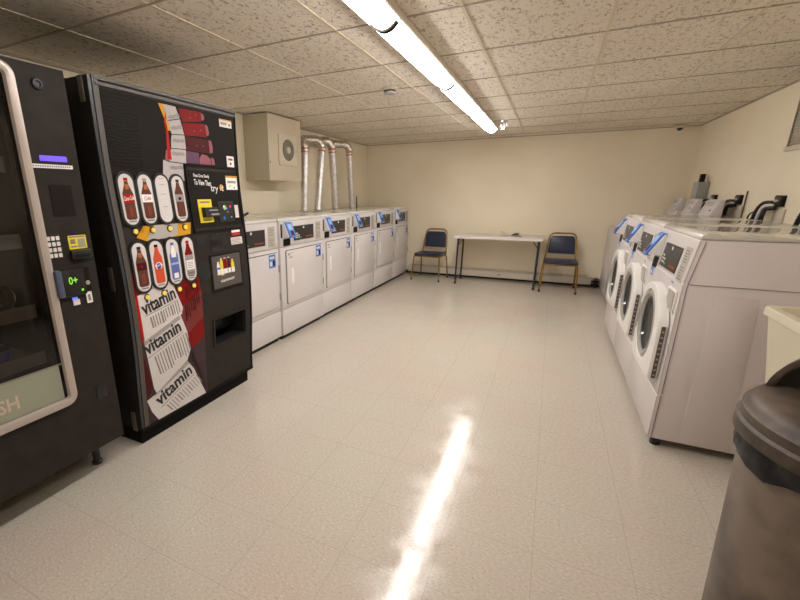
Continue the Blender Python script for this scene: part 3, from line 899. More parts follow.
    decal([(.034, .800), (.066, .800), (.078, .591), (.090, .560), (.055, .560)], .0016, 'red_edge', m_redg2, lo)
    decal([(.312, .690), (.478, .760), (.478, .600), (.330, .520)], .0016, 'shaded_red', mat('deep_red_graphic', (.16, .012, .010), .4), lo)
    shA = [(.059, .812), (.275, .850), (.330, .690), (.318, .655), (.090, .560), (.066, .570)]
    shB = [(.064, .545), (.062, .576), (.305, .660), (.345, .545), (.358, .425), (.332, .372), (.110, .262), (.095, .300)]
    shC = [(.046, .246), (.110, .262), (.332, .372), (.380, .300), (.467, .100), (.112, .094), (.070, .170)]
    def lines(par, org, dx, dy, rows, m):
        # vertical columns of tiny print
        random.seed(int(org[0] * 1000))
        for i in range(rows):
            p = (org[0] + dx[0] * i, org[1] + dx[1] * i)
            L = .75 + .25 * random.random()
            q = (p[0] + dy[0] * L, p[1] + dy[1] * L)
            wd = .0055 if i % 4 else .009
            decal([p, (p[0] + wd, p[1]), (q[0] + wd, q[1]), q], .0030, 'fine_print', m, par)
    sA = decal(shA, .0020, 'white_label', m_sheet2, lo)
    sB = decal(shB, .0022, 'white_label', m_sheet2, lo)
    sC = decal(shC, .0024, 'white_label', m_sheet2, lo)
    m_band = mat('grey_label_band', (.36, .33, .32), .45)
    decal([(.062, .576), (.296, .652), (.305, .630), (.063, .552)], .0028, 'band', m_band, sB)
    decal([(.110, .265), (.332, .374), (.345, .350), (.075, .240)], .0030, 'band', m_band, sC)
    dtext('vitamin', (.078, .708), (.292, .755), .072, .0042, m_black, sA, bold=.028)
    dtext('vitamin', (.068, .497), (.306, .565), .076, .0042, m_black, sB, bold=.028)
    dtext('vitamin', (.116, .180), (.366, .283), .078, .0042, m_black, sC, bold=.028)
    decal([(.085, .700), (.300, .738), (.300, .741), (.085, .703)], .0030, 'rule', m_ink, sA)
    decal([(.075, .478), (.315, .550), (.315, .553), (.075, .482)], .0032, 'rule', m_ink, sB)
    decal([(.130, .165), (.380, .268), (.380, .271), (.130, .169)], .0034, 'rule', m_ink, sC)
    lines(sA, (.112, .690), (.0165, .0040), (.012, -.068), 12, m_ink)
    lines(sB, (.112, .475), (.0180, .0055), (.034, -.130), 13, m_ink)
    lines(sC, (.165, .165), (.0190, .0072), (.045, -.065), 13, m_ink)
    lines(lo, (.345, .700), (.0150, .010), (.000, -.10), 8, m_maroon)
    lines(lo, (.360, .800), (.0150, .004), (.000, -.060), 7, m_maroon)
    # bottle windows with selection buttons
    def win(yc, z0, z1, kind):
        r = .039
        h = slabstad(yc, z0 - .012, z1 + .012, .050, 0, .010, 'bottle_window', m_black, t)
        pz = slabstad(yc, z0, z1, r, .010, .0115, 'window_card', m_sheet2, h)
        m = (z0 + z1) / 2; H = z1 - z0
        def B(rel): return [(yc + a * .030, z0 + bb * H) for a, bb in rel]
        body = [(-.95, .13), (-.95, .33), (-.62, .42), (-.95, .52), (-.95, .62), (-.42, .78), (-.30, .86), (.30, .86), (.42, .78), (.95, .62), (.95, .52), (.62, .42), (.95, .33), (.95, .13), (.6, .10), (-.6, .10)]
        straight = [(-.9, .13), (-.9, .64), (-.42, .78), (-.30, .86), (.30, .86), (.42, .78), (.9, .64), (.9, .13), (.6, .10), (-.6, .10)]
        cap = [(-.36, .865), (-.36, .925), (.36, .925), (.36, .865)]
        lab = [(-.97, .44), (-.97, .60), (.97, .60), (.97, .44)]
        f = .0118
        if kind == 'blank':
            for zz in (.93, .80, .33, .60):
                decal(B([(-.5, zz), (-.5, zz + .012), (.5, zz + .012), (.5, zz)]), f, 'fine_print', m_gray, h)
            return
        cols = dict(coke=(m_cola, m_redg2, m_redg2), diet=(m_cola, m_gray, m_white), root=(m_cola, m_black, m_gray), zero=(m_cola, m_black, m_maroon), fanta=(m_fanta, m_dark, m_white), water=(m_water, m_water, m_water), vit=(m_redg, m_redg2, m_gray))
        bc, cc, lc = cols[kind]
        decal(B(body if kind in ('coke', 'diet', 'zero') else straight), f, 'bottle_picture', bc, h)
        decal(B(cap), f, 'cap_picture', cc, h)
        if kind in ('coke', 'diet', 'zero'):
            decal(B([(-.30, .70), (-.34, .80), (.34, .80), (.30, .70)]), f + .0008, 'highlight', m_colal, h)
            decal(B([(-.3, .17), (-.3, .36), (.3, .36), (.3, .17)]), f + .0008, 'highlight', mat('cola_red_brown', (.22, .035, .02), .3), h)
        if kind == 'fanta':
            disc(yc, z0 + .47 * H, .020, .0118, .0134, 'logo_ground', m_white, h, .0003)
            disc(yc, z0 + .47 * H, .015, .0118, .0140, 'logo_ground', m_bluecap, h, .0003)
            dtext('Fanta', (yc - .022, z0 + .45 * H), (yc + .022, z0 + .48 * H), .014, .0150, m_white, h)
        elif kind == 'water':
            decal(B([(-.5, .60), (-.55, .72), (-.2, .86), (.2, .86), (.55, .72), (.5, .60)]), f + .0008, 'highlight', m_white, h)
            decal(B([(-.5, .13), (-.5, .25), (.5, .25), (.5, .13)]), f + .0008, 'highlight', m_white, h)
            dtext('DASANI', (yc - .024, z0 + .44 * H), (yc + .024, z0 + .44 * H), .012, f + .002, m_white, h)
        elif kind == 'vit':
            decal(B([(-.9, .12), (-.9, .60), (.9, .60), (.9, .12)]), f + .0008, 'label_picture', m_gray, h)
            decal(B([(-.9, .26), (-.9, .48), (.9, .48), (.9, .26)]), f + .0014, 'label_picture', m_white, h)
            dtext('vitamin', (yc - .024, z0 + .16 * H), (yc + .026, z0 + .16 * H), .013, f + .002, m_black, h)
            for q in range(4): decal(B([(-.6, .30 + q * .04), (-.6, .315 + q * .04), (.6, .315 + q * .04), (.6, .30 + q * .04)]), f + .002, 'fine_print', m_gray, h)
        else:
            decal(B(lab), f + .0008, 'label_picture', lc, h)
            if kind == 'coke': dtext('Coca-Cola', (yc - .028, z0 + .475 * H), (yc + .028, z0 + .500 * H), .020, f + .002, m_white, h, shear=.25)
            if kind == 'diet': dtext('Coke', (yc - .020, z0 + .475 * H), (yc + .020, z0 + .490 * H), .020, f + .002, m_redg2, h, shear=.25)
            if kind == 'root': disc(yc, z0 + .50 * H, .010, f, f + .0022, 'logo_mark', m_maroon, h, .0003)
            if kind == 'zero': disc(yc, z0 + .52 * H, .005, f, f + .0022, 'logo_mark', m_redg2, h, .0003)
        decal([(yc - .020, z0 + .012), (yc - .020, z0 + .018), (yc + .020, z0 + .018), (yc + .020, z0 + .012)], f, 'fine_print', m_ink, h)
    def slabstad(yc, z0, z1, r, o0, o1, name, m, par):
        return decal(stad(yc, z0, z1, r), o0, name, m, par, o1 - o0)
    for yc, kd in zip((.104, .207, .309, .411), ('coke', 'diet', 'blank', 'root')): win(yc, 1.150, 1.380, kd)
    for yc, kd in zip((.104, .204, .307, .411), ('zero', 'fanta', 'water', 'vit')): win(yc, .828, 1.064, kd)
    # patch between the two rows of windows
    patch = decal([(.157, 1.092), (.163, 1.140), (.470, 1.140), (.456, 1.078), (.165, 1.066), (.113, 1.088)], .0008, 'orange_band', m_orange, t)
    decal([(.211, 1.140), (.378, 1.138), (.362, 1.081), (.300, 1.070), (.168, 1.070), (.195, 1.100)], .0016, 'grey_band', mat('pale_grey_graphic', (.42, .39, .37), .45), patch)
    decal([(.135, .850), (.28, .846), (.27, .775), (.10, .775)], .0016, 'white_label_top', m_sheet, lo)
    for z, ys in ((1.117, (.111, .212, .318, .422)), (.795, (.113, .217, .320, .424))):
        for yc in ys:
            bb = disc(yc, z, .017, 0, .006, 'selection_button', m_black, t)
            disc(yc, z, .0125, .006, .012, 'button_cap', m_gold, bb)
    # payment panel
    pn = slab(.480, .903, 1.083, 1.444, 0, .007, 'payment_panel', m_vend, t)
    for (a, b_, c_, d_) in ((.480, .903, 1.436, 1.446), (.480, .490, 1.083, 1.436), (.895, .903, 1.083, 1.436), (.480, .903, 1.081, 1.090)):
        slab(a, b_, c_, d_, .007, .014, 'panel_rim', m_dark, pn)
    slab(.500, .886, 1.105, 1.414, .007, .009, 'inner_plate', m_dark, pn)
    dtext('Press Once Slowly', (.532, 1.381), (.653, 1.378), .018, .0105, m_white, pn, bold=.015)
    dtext('To View Then', (.532, 1.340), (.662, 1.334), .030, .0105, m_white, pn, bold=.015)
    dtext('try', (.655, 1.306), (.715, 1.302), .040, .0105, m_white, pn, bold=.005)
    dtext('it', (.735, 1.308), (.762, 1.306), .040, .0115, m_white, pn, bold=.0)
    disc(.748, 1.326, .018, .009, .0100, 'burst', m_orange, pn, .0003)
    st = slab(.793, .895, 1.314, 1.395, .009, .0102, 'notice_label', m_white, pn)
    slab(.793, .895, 1.384, 1.395, .0102, .011, 'orange_band', m_orange, st)
    slab(.805, .880, 1.352, 1.366, .0102, .011, 'fine_print', m_gray, st)
    disc(.825, 1.336, .008, .0102, .0112, 'yellow_mark', m_yellow, st, .0003)
    disc(.862, 1.325, .006, .0102, .0112, 'dark_mark', m_ink, st, .0003)
    yl = slab(.538, .645, 1.132, 1.260, .009, .0105, 'yellow_label', m_yellow, pn)
    slab(.552, .630, 1.240, 1.250, .0105, .0112, 'fine_print', m_ink, yl); slab(.560, .625, 1.140, 1.148, .0105, .0112, 'fine_print', m_ink, yl)
    ba = slab(.558, .662, 1.163, 1.216, .0105, .040, 'bill_acceptor', m_black, pn)
    slab(.590, .655, 1.172, 1.182, .040, .050, 'bill_lip', m_gray, ba); slab(.585, .655, 1.196, 1.204, .040, .044, 'bill_lip', m_gray, ba)
    cp = slab(.697, .828, 1.128, 1.248, .009, .012, 'coin_panel', m_black, pn)
    disc(.746, 1.211, .016, .012, .017, 'coin_ring', m_chrome, cp); disc(.746, 1.211, .009, .017, .019, 'coin_ring_centre', m_greenled, cp)
    disc(.764, 1.205, .006, .012, .016, 'blue_lamp', m_blueled, cp); disc(.798, 1.215, .007, .012, .017, 'red_lamp', mat('red_lamp', (.7, .02, .05), .4, emit=(1, .02, .08), estr=.5), cp)
    disc(.733, 1.150, .010, .012, .016, 'blue_button', m_blue, cp); disc(.798, 1.153, .006, .012, .017, 'silver_button', m_chrome, cp)
    disc(.770, 1.185, .006, .012, .016, 'keyhole', m_gray, cp)
    slab(.840, .872, 1.147, 1.223, .009, .012, 'coin_slot_plate', m_paper, pn)
    # notices
    n1 = slab(.785, .890, 1.668, 1.710, 0, .003, 'notice_label', m_paper, t)
    slab(.787, .889, 1.703, 1.709, .003, .0036, 'orange_band', m_orange, n1); slab(.795, .845, 1.680, 1.695, .003, .0036, 'fine_print', m_gray, n1); disc(.870, 1.684, .008, .003, .004, 'dark_mark', m_ink, n1, .0003); disc(.852, 1.692, .006, .003, .004, 'yellow_mark', m_yellow, n1, .0003)
    n2 = slab(.827, .890, 1.431, 1.509, 0, .003, 'notice_label', m_white, t)
    slab(.827, .890, 1.431, 1.443, .003, .0036, 'red_band', m_pink, n2); slab(.838, .878, 1.485, 1.497, .003, .0036, 'fine_print', m_pink, n2); disc(.858, 1.466, .008, .003, .004, 'red_mark', m_redg2, n2, .0003)
    # lower right labels
    a = slab(.790, .868, 1.038, 1.072, 0, .003, 'red_label', m_redg2, t)
    slab(.790, .868, 1.058, 1.072, .003, .0036, 'white_band', m_white, a); slab(.800, .858, 1.044, 1.050, .003, .0036, 'fine_print', m_pink, a)
    a = slab(.777, .882, .984, 1.028, 0, .003, 'price_label', m_paper, t)
    for q in range(4): slab(.785, .870 - .01 * (q % 2), .990 + q * .009, .993 + q * .009, .003, .0036, 'fine_print', m_ink, a)
    slab(.480, .903, 1.072, 1.080, 0, .004, 'cross_rail', m_black, t)
    slab(.490, .560, 1.005, 1.045, 0, .003, 'dark_inset', m_black, t); slab(.60, .70, .96, 1.06, 0, .002, 'gloss_inset', m_glassdark, t)
    decal(arc(.521, .862, .058, 0, 360, 30)[:-1], .0008, 'round_recess', m_black, t, .002)
    # picture of bottles
    pf = slab(.570, .845, .725, .945, 0, .006, 'picture_frame', m_dark, t)
    pc = slab(.582, .834, .738, .932, .006, .0075, 'picture_card', mat('picture_brown', (.085, .072, .062), .3), pf)
    bz = (.632, .660, .692, .727, .760)
    colz = (m_white, m_yellow, m_redg, m_maroon, m_yellow)
    for q, (yy, mm) in enumerate(zip(bz, colz)):
        zt_ = .905 + (.006 if 0 < q < 4 else -.012)
        wd = .013 + (.004 if q == 2 else 0)
        bot = decal([(yy - wd, .818), (yy - wd, zt_ - .020), (yy - wd * .5, zt_ - .006), (yy - wd * .5, zt_), (yy + wd * .5, zt_), (yy + wd * .5, zt_ - .006), (yy + wd, zt_ - .020), (yy + wd, .818)], .0078, 'bottle_picture', mm, pc)
        decal([(yy - wd, .820), (yy - wd, .850), (yy + wd, .850), (yy + wd, .820)], .0092, 'label_picture', m_white, pc)
        decal([(yy - wd * .5, zt_), (yy - wd * .5, zt_ + .006), (yy + wd * .5, zt_ + .006), (yy + wd * .5, zt_)], .0078, 'cap_picture', m_paper, pc)
    decal([(.619, .852), (.619, .864), (.645, .864), (.645, .852)], .0094, 'blue_mark', m_blue, pc)
    decal([(.648, .812), (.648, .820), (.674, .820), (.674, .812)], .0094, 'yellow_mark', m_yellow, pc)
    dtext('vitaminwater', (.640, .770), (.768, .776), .020, .0085, m_white, pc)
    # seam of the lower door and delivery slot
    slab(.400, .905, .712, .718, 0, .003, 'door_seam', m_black, t)
    bx = MB()
    bx.box(-.150, -.146, sy0, sy1, sz0, sz1)
    bx.box(-.15, .02, sy0, sy0 + .003, sz0, sz1); bx.box(-.15, .02, sy1 - .003, sy1, sz0, sz1)
    bx.box(-.15, .02, sy0, sy1, sz0, sz0 + .003); bx.box(-.15, .02, sy0, sy1, sz1 - .003, sz1)
    ds = bx.build('delivery_slot', m_black, t)
    for (a, b_, c_, d_) in ((sy0 - .014, sy1 + .010, sz1, sz1 + .010), (sy0 - .014, sy1 + .010, sz0 - .010, sz0), (sy0 - .014, sy0, sz0, sz1), (sy1, sy1 + .010, sz0, sz1)):
        slab(a, b_, c_, d_, 0, .007, 'slot_frame', m_vend, ds)
    MB().prism([(-.02, sz1 - .004), (-.06, sz0 + .055), (-.064, sz0 + .055), (-.024, sz1 - .004)], 'y', sy0 + .01, sy1 - .01).build('slot_flap', m_glassdark, ds)
    MB().box(-.10, -.085, sy0 + .03, sy0 + .09, sz0 + .075, sz0 + .087).build('slot_catch', m_paper, ds)
drink_machine()

# ------------------------------------------------------------------ hanging fan box
def fan_box():
    t = empty('ventilation_box', (-2.858, 3.59, 1.43))
    tag(t, 'cream boxed-in fan unit hung from ceiling above the dryers', 'fan box')
    D, W, H = .302, .61, ZC - 1.43 - .012
    MB().box(.002, D - .012, .004, W - .004, .0, H, .002).build('box_body', m_boxs, t)
    MB().box(D - .012, D, 0, W, -.006, H, .002).build('front_board', m_box, t)
    cy, cz = .338, .300
    fp = MB().prism(rrect(.165, .505, cz - .155, cz + .155, .025), 'x', D, D + .010, .003).build('fan_plate', mat('fan_plate_cream', (.64, .565, .43), .45), t)
    rot = Matrix.Translation((D + .010, cy, cz)) @ Matrix.Rotation(PI / 2, 4, 'Y')
    MB().lathe([(0, .001), (.096, .001), (.103, .004), (.106, 0)], n=40, mtx=rot).build('grille_recess', mat('grille_dark', (.13, .115, .085), .6), fp)
    g = MB()
    for r in (.05, .062, .074, .086, .098):
        g.lathe([(r - .0025, .002), (r - .0025, .008), (r + .0025, .008), (r + .0025, .002)], n=40, mtx=rot, close=True)
    g.build('grille_rings', mat('grille_cream', (.34, .31, .24), .5), fp)
    MB().lathe([(0, .012), (.030, .011), (.036, .006), (.037, 0)], n=28, mtx=rot).build('grille_hub', m_box, fp)
    MB().box(D - .004, D + .002, .014, .024, .16, .18).build('screw', m_brown, t)
fan_box()

# ------------------------------------------------------------------ dryer vent ducts
def duct(yb, zb, yt, zt, r, hx, hy, label, xt=-2.62):
    t = empty('dryer_vent_duct', (-2.62, yb, zb))
    tag(t, label, 'vent duct', 'silver vent ducts behind the dryers')
    dy, dz = yt - yb, zt - zb
    MB().tube([(0, 0, 0), (0, dy, dz)], r, 20).build('pipe', m_alu, t)
    for q in (0.0, .035):
        f0 = 1 - q / dz - .018 / dz; f1 = 1 - q / dz
        MB().tube([(0, dy * f0, dz * f0), (0, dy * f1, dz * f1)], r + .003, 20).build('tape_band', m_tape, t)
    # elbow turning towards the wall
    pts = [(0, dy, dz)]
    R = .085
    wall = Vector((hx, hy)); L = wall.length; u = wall / L
    for i in range(1, 9):
        a = PI / 2 * i / 8
        s = R * (1 - math.cos(a))
        pts.append((u.x * s, dy + u.y * s, dz + R * math.sin(a)))
    pts.append((u.x * L, dy + u.y * L, dz + R))
    rad = [r + .006 + (.004 if i % 2 else 0) for i in range(len(pts))]
    MB().tube(pts, r, 20, True, rad).build('elbow', m_foil, t)
    MB().lathe([(r, 0), (r + .012, 0), (r + .012, .01), (r, .01)], n=24, close=True).build('collar', m_foil, t)
duct(4.351, 1.098, 4.39, 1.80, .042, -.20, -.04, 'silver vent duct right beside the hanging fan box')
duct(4.672, 1.098, 4.80, 1.84, .046, -.20, -.14, 'leaning silver vent duct, second from the fan box')
duct(5.170, 1.098, 5.07, 1.85, .047, -.20, -.20, 'silver vent duct third from the fan box, long elbow at the top')
duct(5.700, 1.098, 5.59, 1.86, .043, -.20, -.20, 'silver vent duct nearest the back wall')
o = MB().tube([(-2.70, 6.05, 1.094), (-2.68, 5.99, 1.20), (-2.66, 5.95, 1.25)], .008, 8).build('metal_rod', m_dark)
tag(o, 'thin dark rod standing up behind the dryers near the corner', 'rod')
o = MB().box(-2.02, -1.98, 2.32, 2.335, 1.094, 1.10).build('x', m_dark); bpy.data.objects.remove(o)

# small flag-like pen on top of first dryer
t = empty('marker_pen', (-2.30, 2.80, 1.094))
tag(t, 'small marker pen with a red cap lying on the dryer beside the drink machine', 'pen')
MB().tube([(0, .01, .017), (.0, .085, .040)], .011, 10).build('barrel', mat('pen_navy', (.02, .02, .07), .4), t)
MB().tube([(0, -.03, .0125), (0, .01, .017)], .0115, 10).build('cap', m_redg2, t)

# ------------------------------------------------------------------ chairs
def make_chair():
    t = empty('stacking_chair', (0, 0, 0))
    r = .011
    # front of the chair is -y ; width .43 ; seat height .41
    sw, sd, sh = .205, .20, .385
    for s in (-1, 1):
        # front leg
        MB().tube([(s * (sw + .012), -.225, .012), (s * (sw - .005), -.205, sh - .06), (s * (sw - .012), -.19, sh - .012)], r, 10).build('leg', m_brass, t)
        MB().tube([(s * (sw + .016), .215, .012), (s * (sw + .000), .16, sh - .07), (s * (sw - .010), .135, sh - .01)], r, 10).build('leg', m_brass, t)
        for (x, y) in ((s * (sw + .012), -.225), (s * (sw + .016), .215)):
            MB().lathe([(0, 0), (.014, 0), (.014, .022), (.011, .03), (0, .03)], (x, y), 14).build('leg_tip', m_plug, t)
    # back hoop
    bw = .165
    p = [(-sw + .012, .10, sh - .012), (-sw + .016, .165, sh + .03), (-bw - .012, .205, sh + .20)]
    n = 8
    for i in range(n + 1):
        a = PI - (PI / 2) * i / n
        p.append((-bw + .072 + .072 * math.cos(a), .232 + .01 * math.sin(a), .682 + .068 * math.sin(a)))
    q = [(-x, y_, z) for x, y_, z in reversed(p)]
    MB().tube(p + q, r, 10).build('back_frame', m_brass, t)
    # seat frame
    MB().tube([(-sw + .010, -.195, sh - .015), (sw - .010, -.195, sh - .015)], r, 10).tube([(-sw + .006, -.19, sh - .015), (-sw + .012, .14, sh - .015)], r * .9, 10).tube([(sw - .006, -.19, sh - .015), (sw - .012, .14, sh - .015)], r * .9, 10).tube([(-sw + .010, .14, sh - .015), (sw - .010, .14, sh - .015)], r * .9, 10).build('seat_frame', m_brass, t)
    # seat cushion
    MB().prism(rrect(-sw - .004, sw + .004, -.215, .165, .05, 6), 'z', sh - .006, sh + .026, .013, seg=4).build('seat', m_navy, t, 60)
    # back cushion, tilted slightly
    tilt = Matrix.Translation((0, .198, .475)) @ Matrix.Rotation(math.radians(-8), 4, 'X')
    MB().prism([(-bw - .004, 0), (bw + .004, 0), (bw - .012, .205), (bw - .036, .240), (-bw + .036, .240), (-bw + .012, .205)], 'y', -.020, .020, .012, tilt, 3).build('backrest', m_navy, t, 60)
    return t
ch = make_chair()
ch.location = (-1.600, 6.425, 0); ch.rotation_euler = (0, 0, math.radians(-4))
tag(ch, 'navy vinyl stacking chair between the last dryer and folding table', 'chair', 'navy stacking chairs against the back wall')
c2 = copy_tree(ch)
c2.location = (.186, 6.375, 0); c2.rotation_euler = (0, 0, math.radians(1))
tag(c2, 'navy vinyl stacking chair to the right of the folding table', 'chair', 'navy stacking chairs against the back wall')

# ------------------------------------------------------------------ folding table
def table():
    t = empty('folding_table', (-.632, 6.42, 0))
    tag(t, 'white folding table with dark metal legs against the back wall', 'table')
    hw, y0, y1, zt = .583, -.285, .300, .700
    MB().prism(rrect(-hw, hw, y0, y1, .025), 'z', zt - .034, zt, .006, seg=3).build('table_top', m_table, t)
    for s in (-1, 1):
        x = s * (hw - .055)
        for yy in (-.21, .215):
            MB().tube([(x, yy, .012), (x, yy, zt - .036)], .0125, 12).build('leg', m_legd, t)
            MB().lathe([(0, 0), (.017, 0), (.017, .025), (.0125, .032), (0, .032)], (x, yy), 14).build('leg_tip', m_black, t)
        MB().tube([(x, -.21, .075), (x, .215, .075)], .010, 10).tube([(x, -.21, zt - .06), (x, .215, zt - .06)], .010, 10).build('cross_bar', m_legd, t)
        MB().tube([(x, 0, zt - .06), (x - s * .20, 0, zt - .038)], .007, 8).tube([(x, -.20, zt - .14), (x - s * .07, -.20, zt - .038)], .006, 8).build('folding_brace', m_legd, t)
table()
def booklet():
    t = empty('open_leaflet', (-.47, 6.50, .700))
    tag(t, 'curled leaflet with dark print lying open on the folding table', 'leaflet')
    b = MB()
    for s, m_ in ((-1, 1), (1, 1)):
        pts = [(s * .002, 0)]
        top = [(s * (.005 + .15 * i / 8), .004 + (.055 * (i / 8) ** 1.5 if s < 0 else .016 * math.sin(i / 8 * PI))) for i in range(9)]
        bot = [(x, z - .003) for x, z in top]
        b.prism(top + bot[::-1], 'y', -.09, .09)
    b.build('pages', m_table, t)
    MB().prism([(.0, .006), (.03, .020), (.07, .0245), (.10, .022), (.10, .025), (.07, .036), (.03, .032), (.0, .012)], 'y', -.085, .085).build('dark_picture', m_black, t)
booklet()

# ------------------------------------------------------------------ baseboard heater
def heater():
    t = empty('baseboard_heater', (-2.05, YB - .012, 0))
    tag(t, 'long cream baseboard heater along the foot of the back wall', 'heater')
    L = 2.66
    MB().prism([(-.001, .045), (-.001, .160), (-.020, .160), (-.050, .140), (-.050, .134), (-.022, .150), (-.006, .150), (-.006, .045)], 'x', 0, 0) if False else None
    MB().prism([(0, .03), (0, .158), (-.018, .158), (-.018, .03)], 'x', 0, L).build('back_plate', m_heater, t)
    MB().prism([(-.018, .158), (-.048, .140), (-.048, .134), (-.018, .150)], 'x', 0, L).build('top_louver', m_heatg, t)
    MB().prism([(-.048, .128), (-.052, .124), (-.052, .040), (-.046, .034), (-.042, .036), (-.046, .044), (-.046, .124)], 'x', 0, L).build('front_cover', m_heater, t)
    MB().box(.0, L, -.044, -.020, .05, .11).build('fin_element', m_gap, t)
    for x in (0, L - .006): MB().box(x, x + .006, -.050, 0, .030, .158, .001).build('end_cap', m_heater, t)
    MB().tube([(1.42, -.053, .075), (1.47, -.056, .090)], .005, 8).build('damper_clip', m_brass, t)
heater()
def valve():
    t = empty('heater_valve', (.67, 6.74, 0))
    tag(t, 'dark pipe valve at the right end of the baseboard heater', 'valve')
    MB().tube([(0, 0, 0), (0, 0, .10)], .020, 14).build('riser', m_dark, t)
    MB().tube([(-.055, 0, .085), (.05, 0, .085)], .016, 12).build('pipe', m_dark, t)
    MB().lathe([(0, .10), (.028, .10), (.032, .112), (.032, .128), (.02, .136), (0, .136)], n=16).build('knob', m_brown, t)
valve()

# ------------------------------------------------------------------ services on the right wall
def elec():
    t = empty('electrical_box', (1.478, 5.97, 1.10))
    tag(t, 'grey metal electrical box on the right wall near the corner', 'electrical box')
    MB().box(-.098, 0, 0, .20, .02, .29, .004).build('enclosure', m_elec, t)
    MB().box(-.101, -.098, .008, .192, .032, .278, .002).build('cover', mat('pale_grey_cover', (.42, .42, .40), .4, .2), t)
    MB().box(-.075, -.035, .06, .13, .29, .375, .006).build('conduit_fitting', m_dark, t)
elec()
def curve_pts(P, n=8):
    out = []
    for i in range(len(P) - 1):
        p0 = Vector(P[max(i - 1, 0)]); p1 = Vector(P[i]); p2 = Vector(P[i + 1]); p3 = Vector(P[min(i + 2, len(P) - 1)])
        for k in range(n):
            t = k / n
            out.append(.5 * ((2 * p1) + (-p0 + p2) * t + (2 * p0 - 5 * p1 + 4 * p2 - p3) * t * t + (-p0 + 3 * p1 - 3 * p2 + p3) * t**3))
    out.append(Vector(P[-1])); return out
def washer_supply(y, label, big=True, wire=True):
    """black supply box in the wall with its hoses"""
    t = empty('washer_outlet_box', (XR, y, 1.20))
    tag(t, label, 'outlet box', 'black washer outlet boxes on the right wall')
    MB().box(-.020, 0, -.065, .065, -.020, .058, .003).build('box_frame', m_dark, t)
    MB().box(-.026, -.020, -.055, .055, -.012, .050, .001).build('box_recess', m_black, t)
    MB().tube([(-.022, -.025, .02), (-.05, -.025, .02)], .010, 10).build('valve', m_chrome, t)
    MB().box(-.012, 0, -.11, .06, -.20, -.035, .003).build('wall_plate', mat('cream_plate', (.62, .55, .42), .4), t)
    for k, (dy, r, sp) in enumerate(((.045, .014, .19), (.020, .011, .14), (-.01, .014, .09))):
        pts = curve_pts([(-.03, dy, .005 - .018 * k), (-.06, dy + .06 , .0 - .02 * k), (-.07, dy + sp * .65, -.06 - .01 * k), (-.065, dy + sp * .9, -.16), (-.06, dy + sp, -.34)], 8)
        rad = [r + (.002 if i % 2 else 0) for i in range(len(pts))]
        MB().tube(pts, r, 12, True, rad).build('hose', m_black if k != 1 else m_paper, t)
    if wire:
        pts = curve_pts([(-.03, .04, -.045), (-.04, .20, -.055), (-.04, .33, -.075), (-.04, .40, -.12), (-.04, .42, -.30)], 8)
        MB().tube(pts, .006, 8).build('power_cord', m_black, t)
washer_supply(4.245, 'black outlet box with thick hoses behind the nearest front-load washer tops')
washer_supply(5.03, 'black outlet box with hoses left of the thin vertical pipe')
washer_supply(5.70, 'black outlet box partly hidden behind the tilted payment boxes', wire=False)
washer_supply(3.56, 'black hose outlet at the right edge of the photo', wire=False)
o = MB().tube([(XR - .012, 4.87, .95), (XR - .012, 4.87, 1.292)], .006, 8).build('vertical_pipe', m_brown)
tag(o, 'thin vertical brown pipe on the right wall beside an outlet box', 'pipe')

# ------------------------------------------------------------------ small ceiling things
def smoke():
    t = empty('smoke_detector', (-1.206, 3.298, ZC - .004))
    tag(t, 'round cream smoke detector on the ceiling left of the light', 'smoke detector')
    MB().lathe([(0, 0), (.062, 0), (.062, -.008), (.050, -.014), (0, -.014)], n=32).build('base', m_grid, t)
    MB().lathe([(.042, -.014), (.044, -.030), (.036, -.042), (0, -.046)], n=32).build('cover', mat('detector_grey', (.45, .43, .38), .5), t)
    MB().lathe([(.041, -.018), (.046, -.018), (.046, -.026), (.041, -.026)], n=32, close=True).build('vent_ring', m_dark, t)
smoke()
def sprinkler():
    t = empty('fire_sprinkler', (-.585, 5.30, ZC - .004))
    tag(t, 'chrome fire sprinkler head beside the far end of the light', 'sprinkler')
    MB().lathe([(0, 0), (.045, 0), (.042, -.010), (.024, -.014), (.024, -.030), (0, -.030)], n=24).build('escutcheon', m_chrome, t)
    MB().tube([(.022, 0, -.028), (.032, 0, -.050), (.006, 0, -.082)], .007, 8).tube([(-.022, 0, -.028), (-.032, 0, -.050), (-.006, 0, -.082)], .007, 8).tube([(0, 0, -.03), (0, 0, -.078)], .007, 8).build('frame_arms', m_chrome, t)
    MB().lathe([(0, -.082), (.030, -.084), (.030, -.088), (0, -.088)], n=20).build('deflector', m_chrome, t)
sprinkler()
def camera_dome():
    t = empty('security_camera', (1.245, 6.66, ZC - .009))
    tag(t, 'small round security camera on the ceiling near the right corner', 'security camera')
    MB().lathe([(0, 0), (.065, 0), (.065, -.014), (.048, -.026), (0, -.026)], n=28).build('base', m_grid, t)
    MB().lathe([(.030, -.024), (.028, -.040), (.016, -.052), (0, -.056)], n=24).build('dome', m_black, t)
camera_dome()

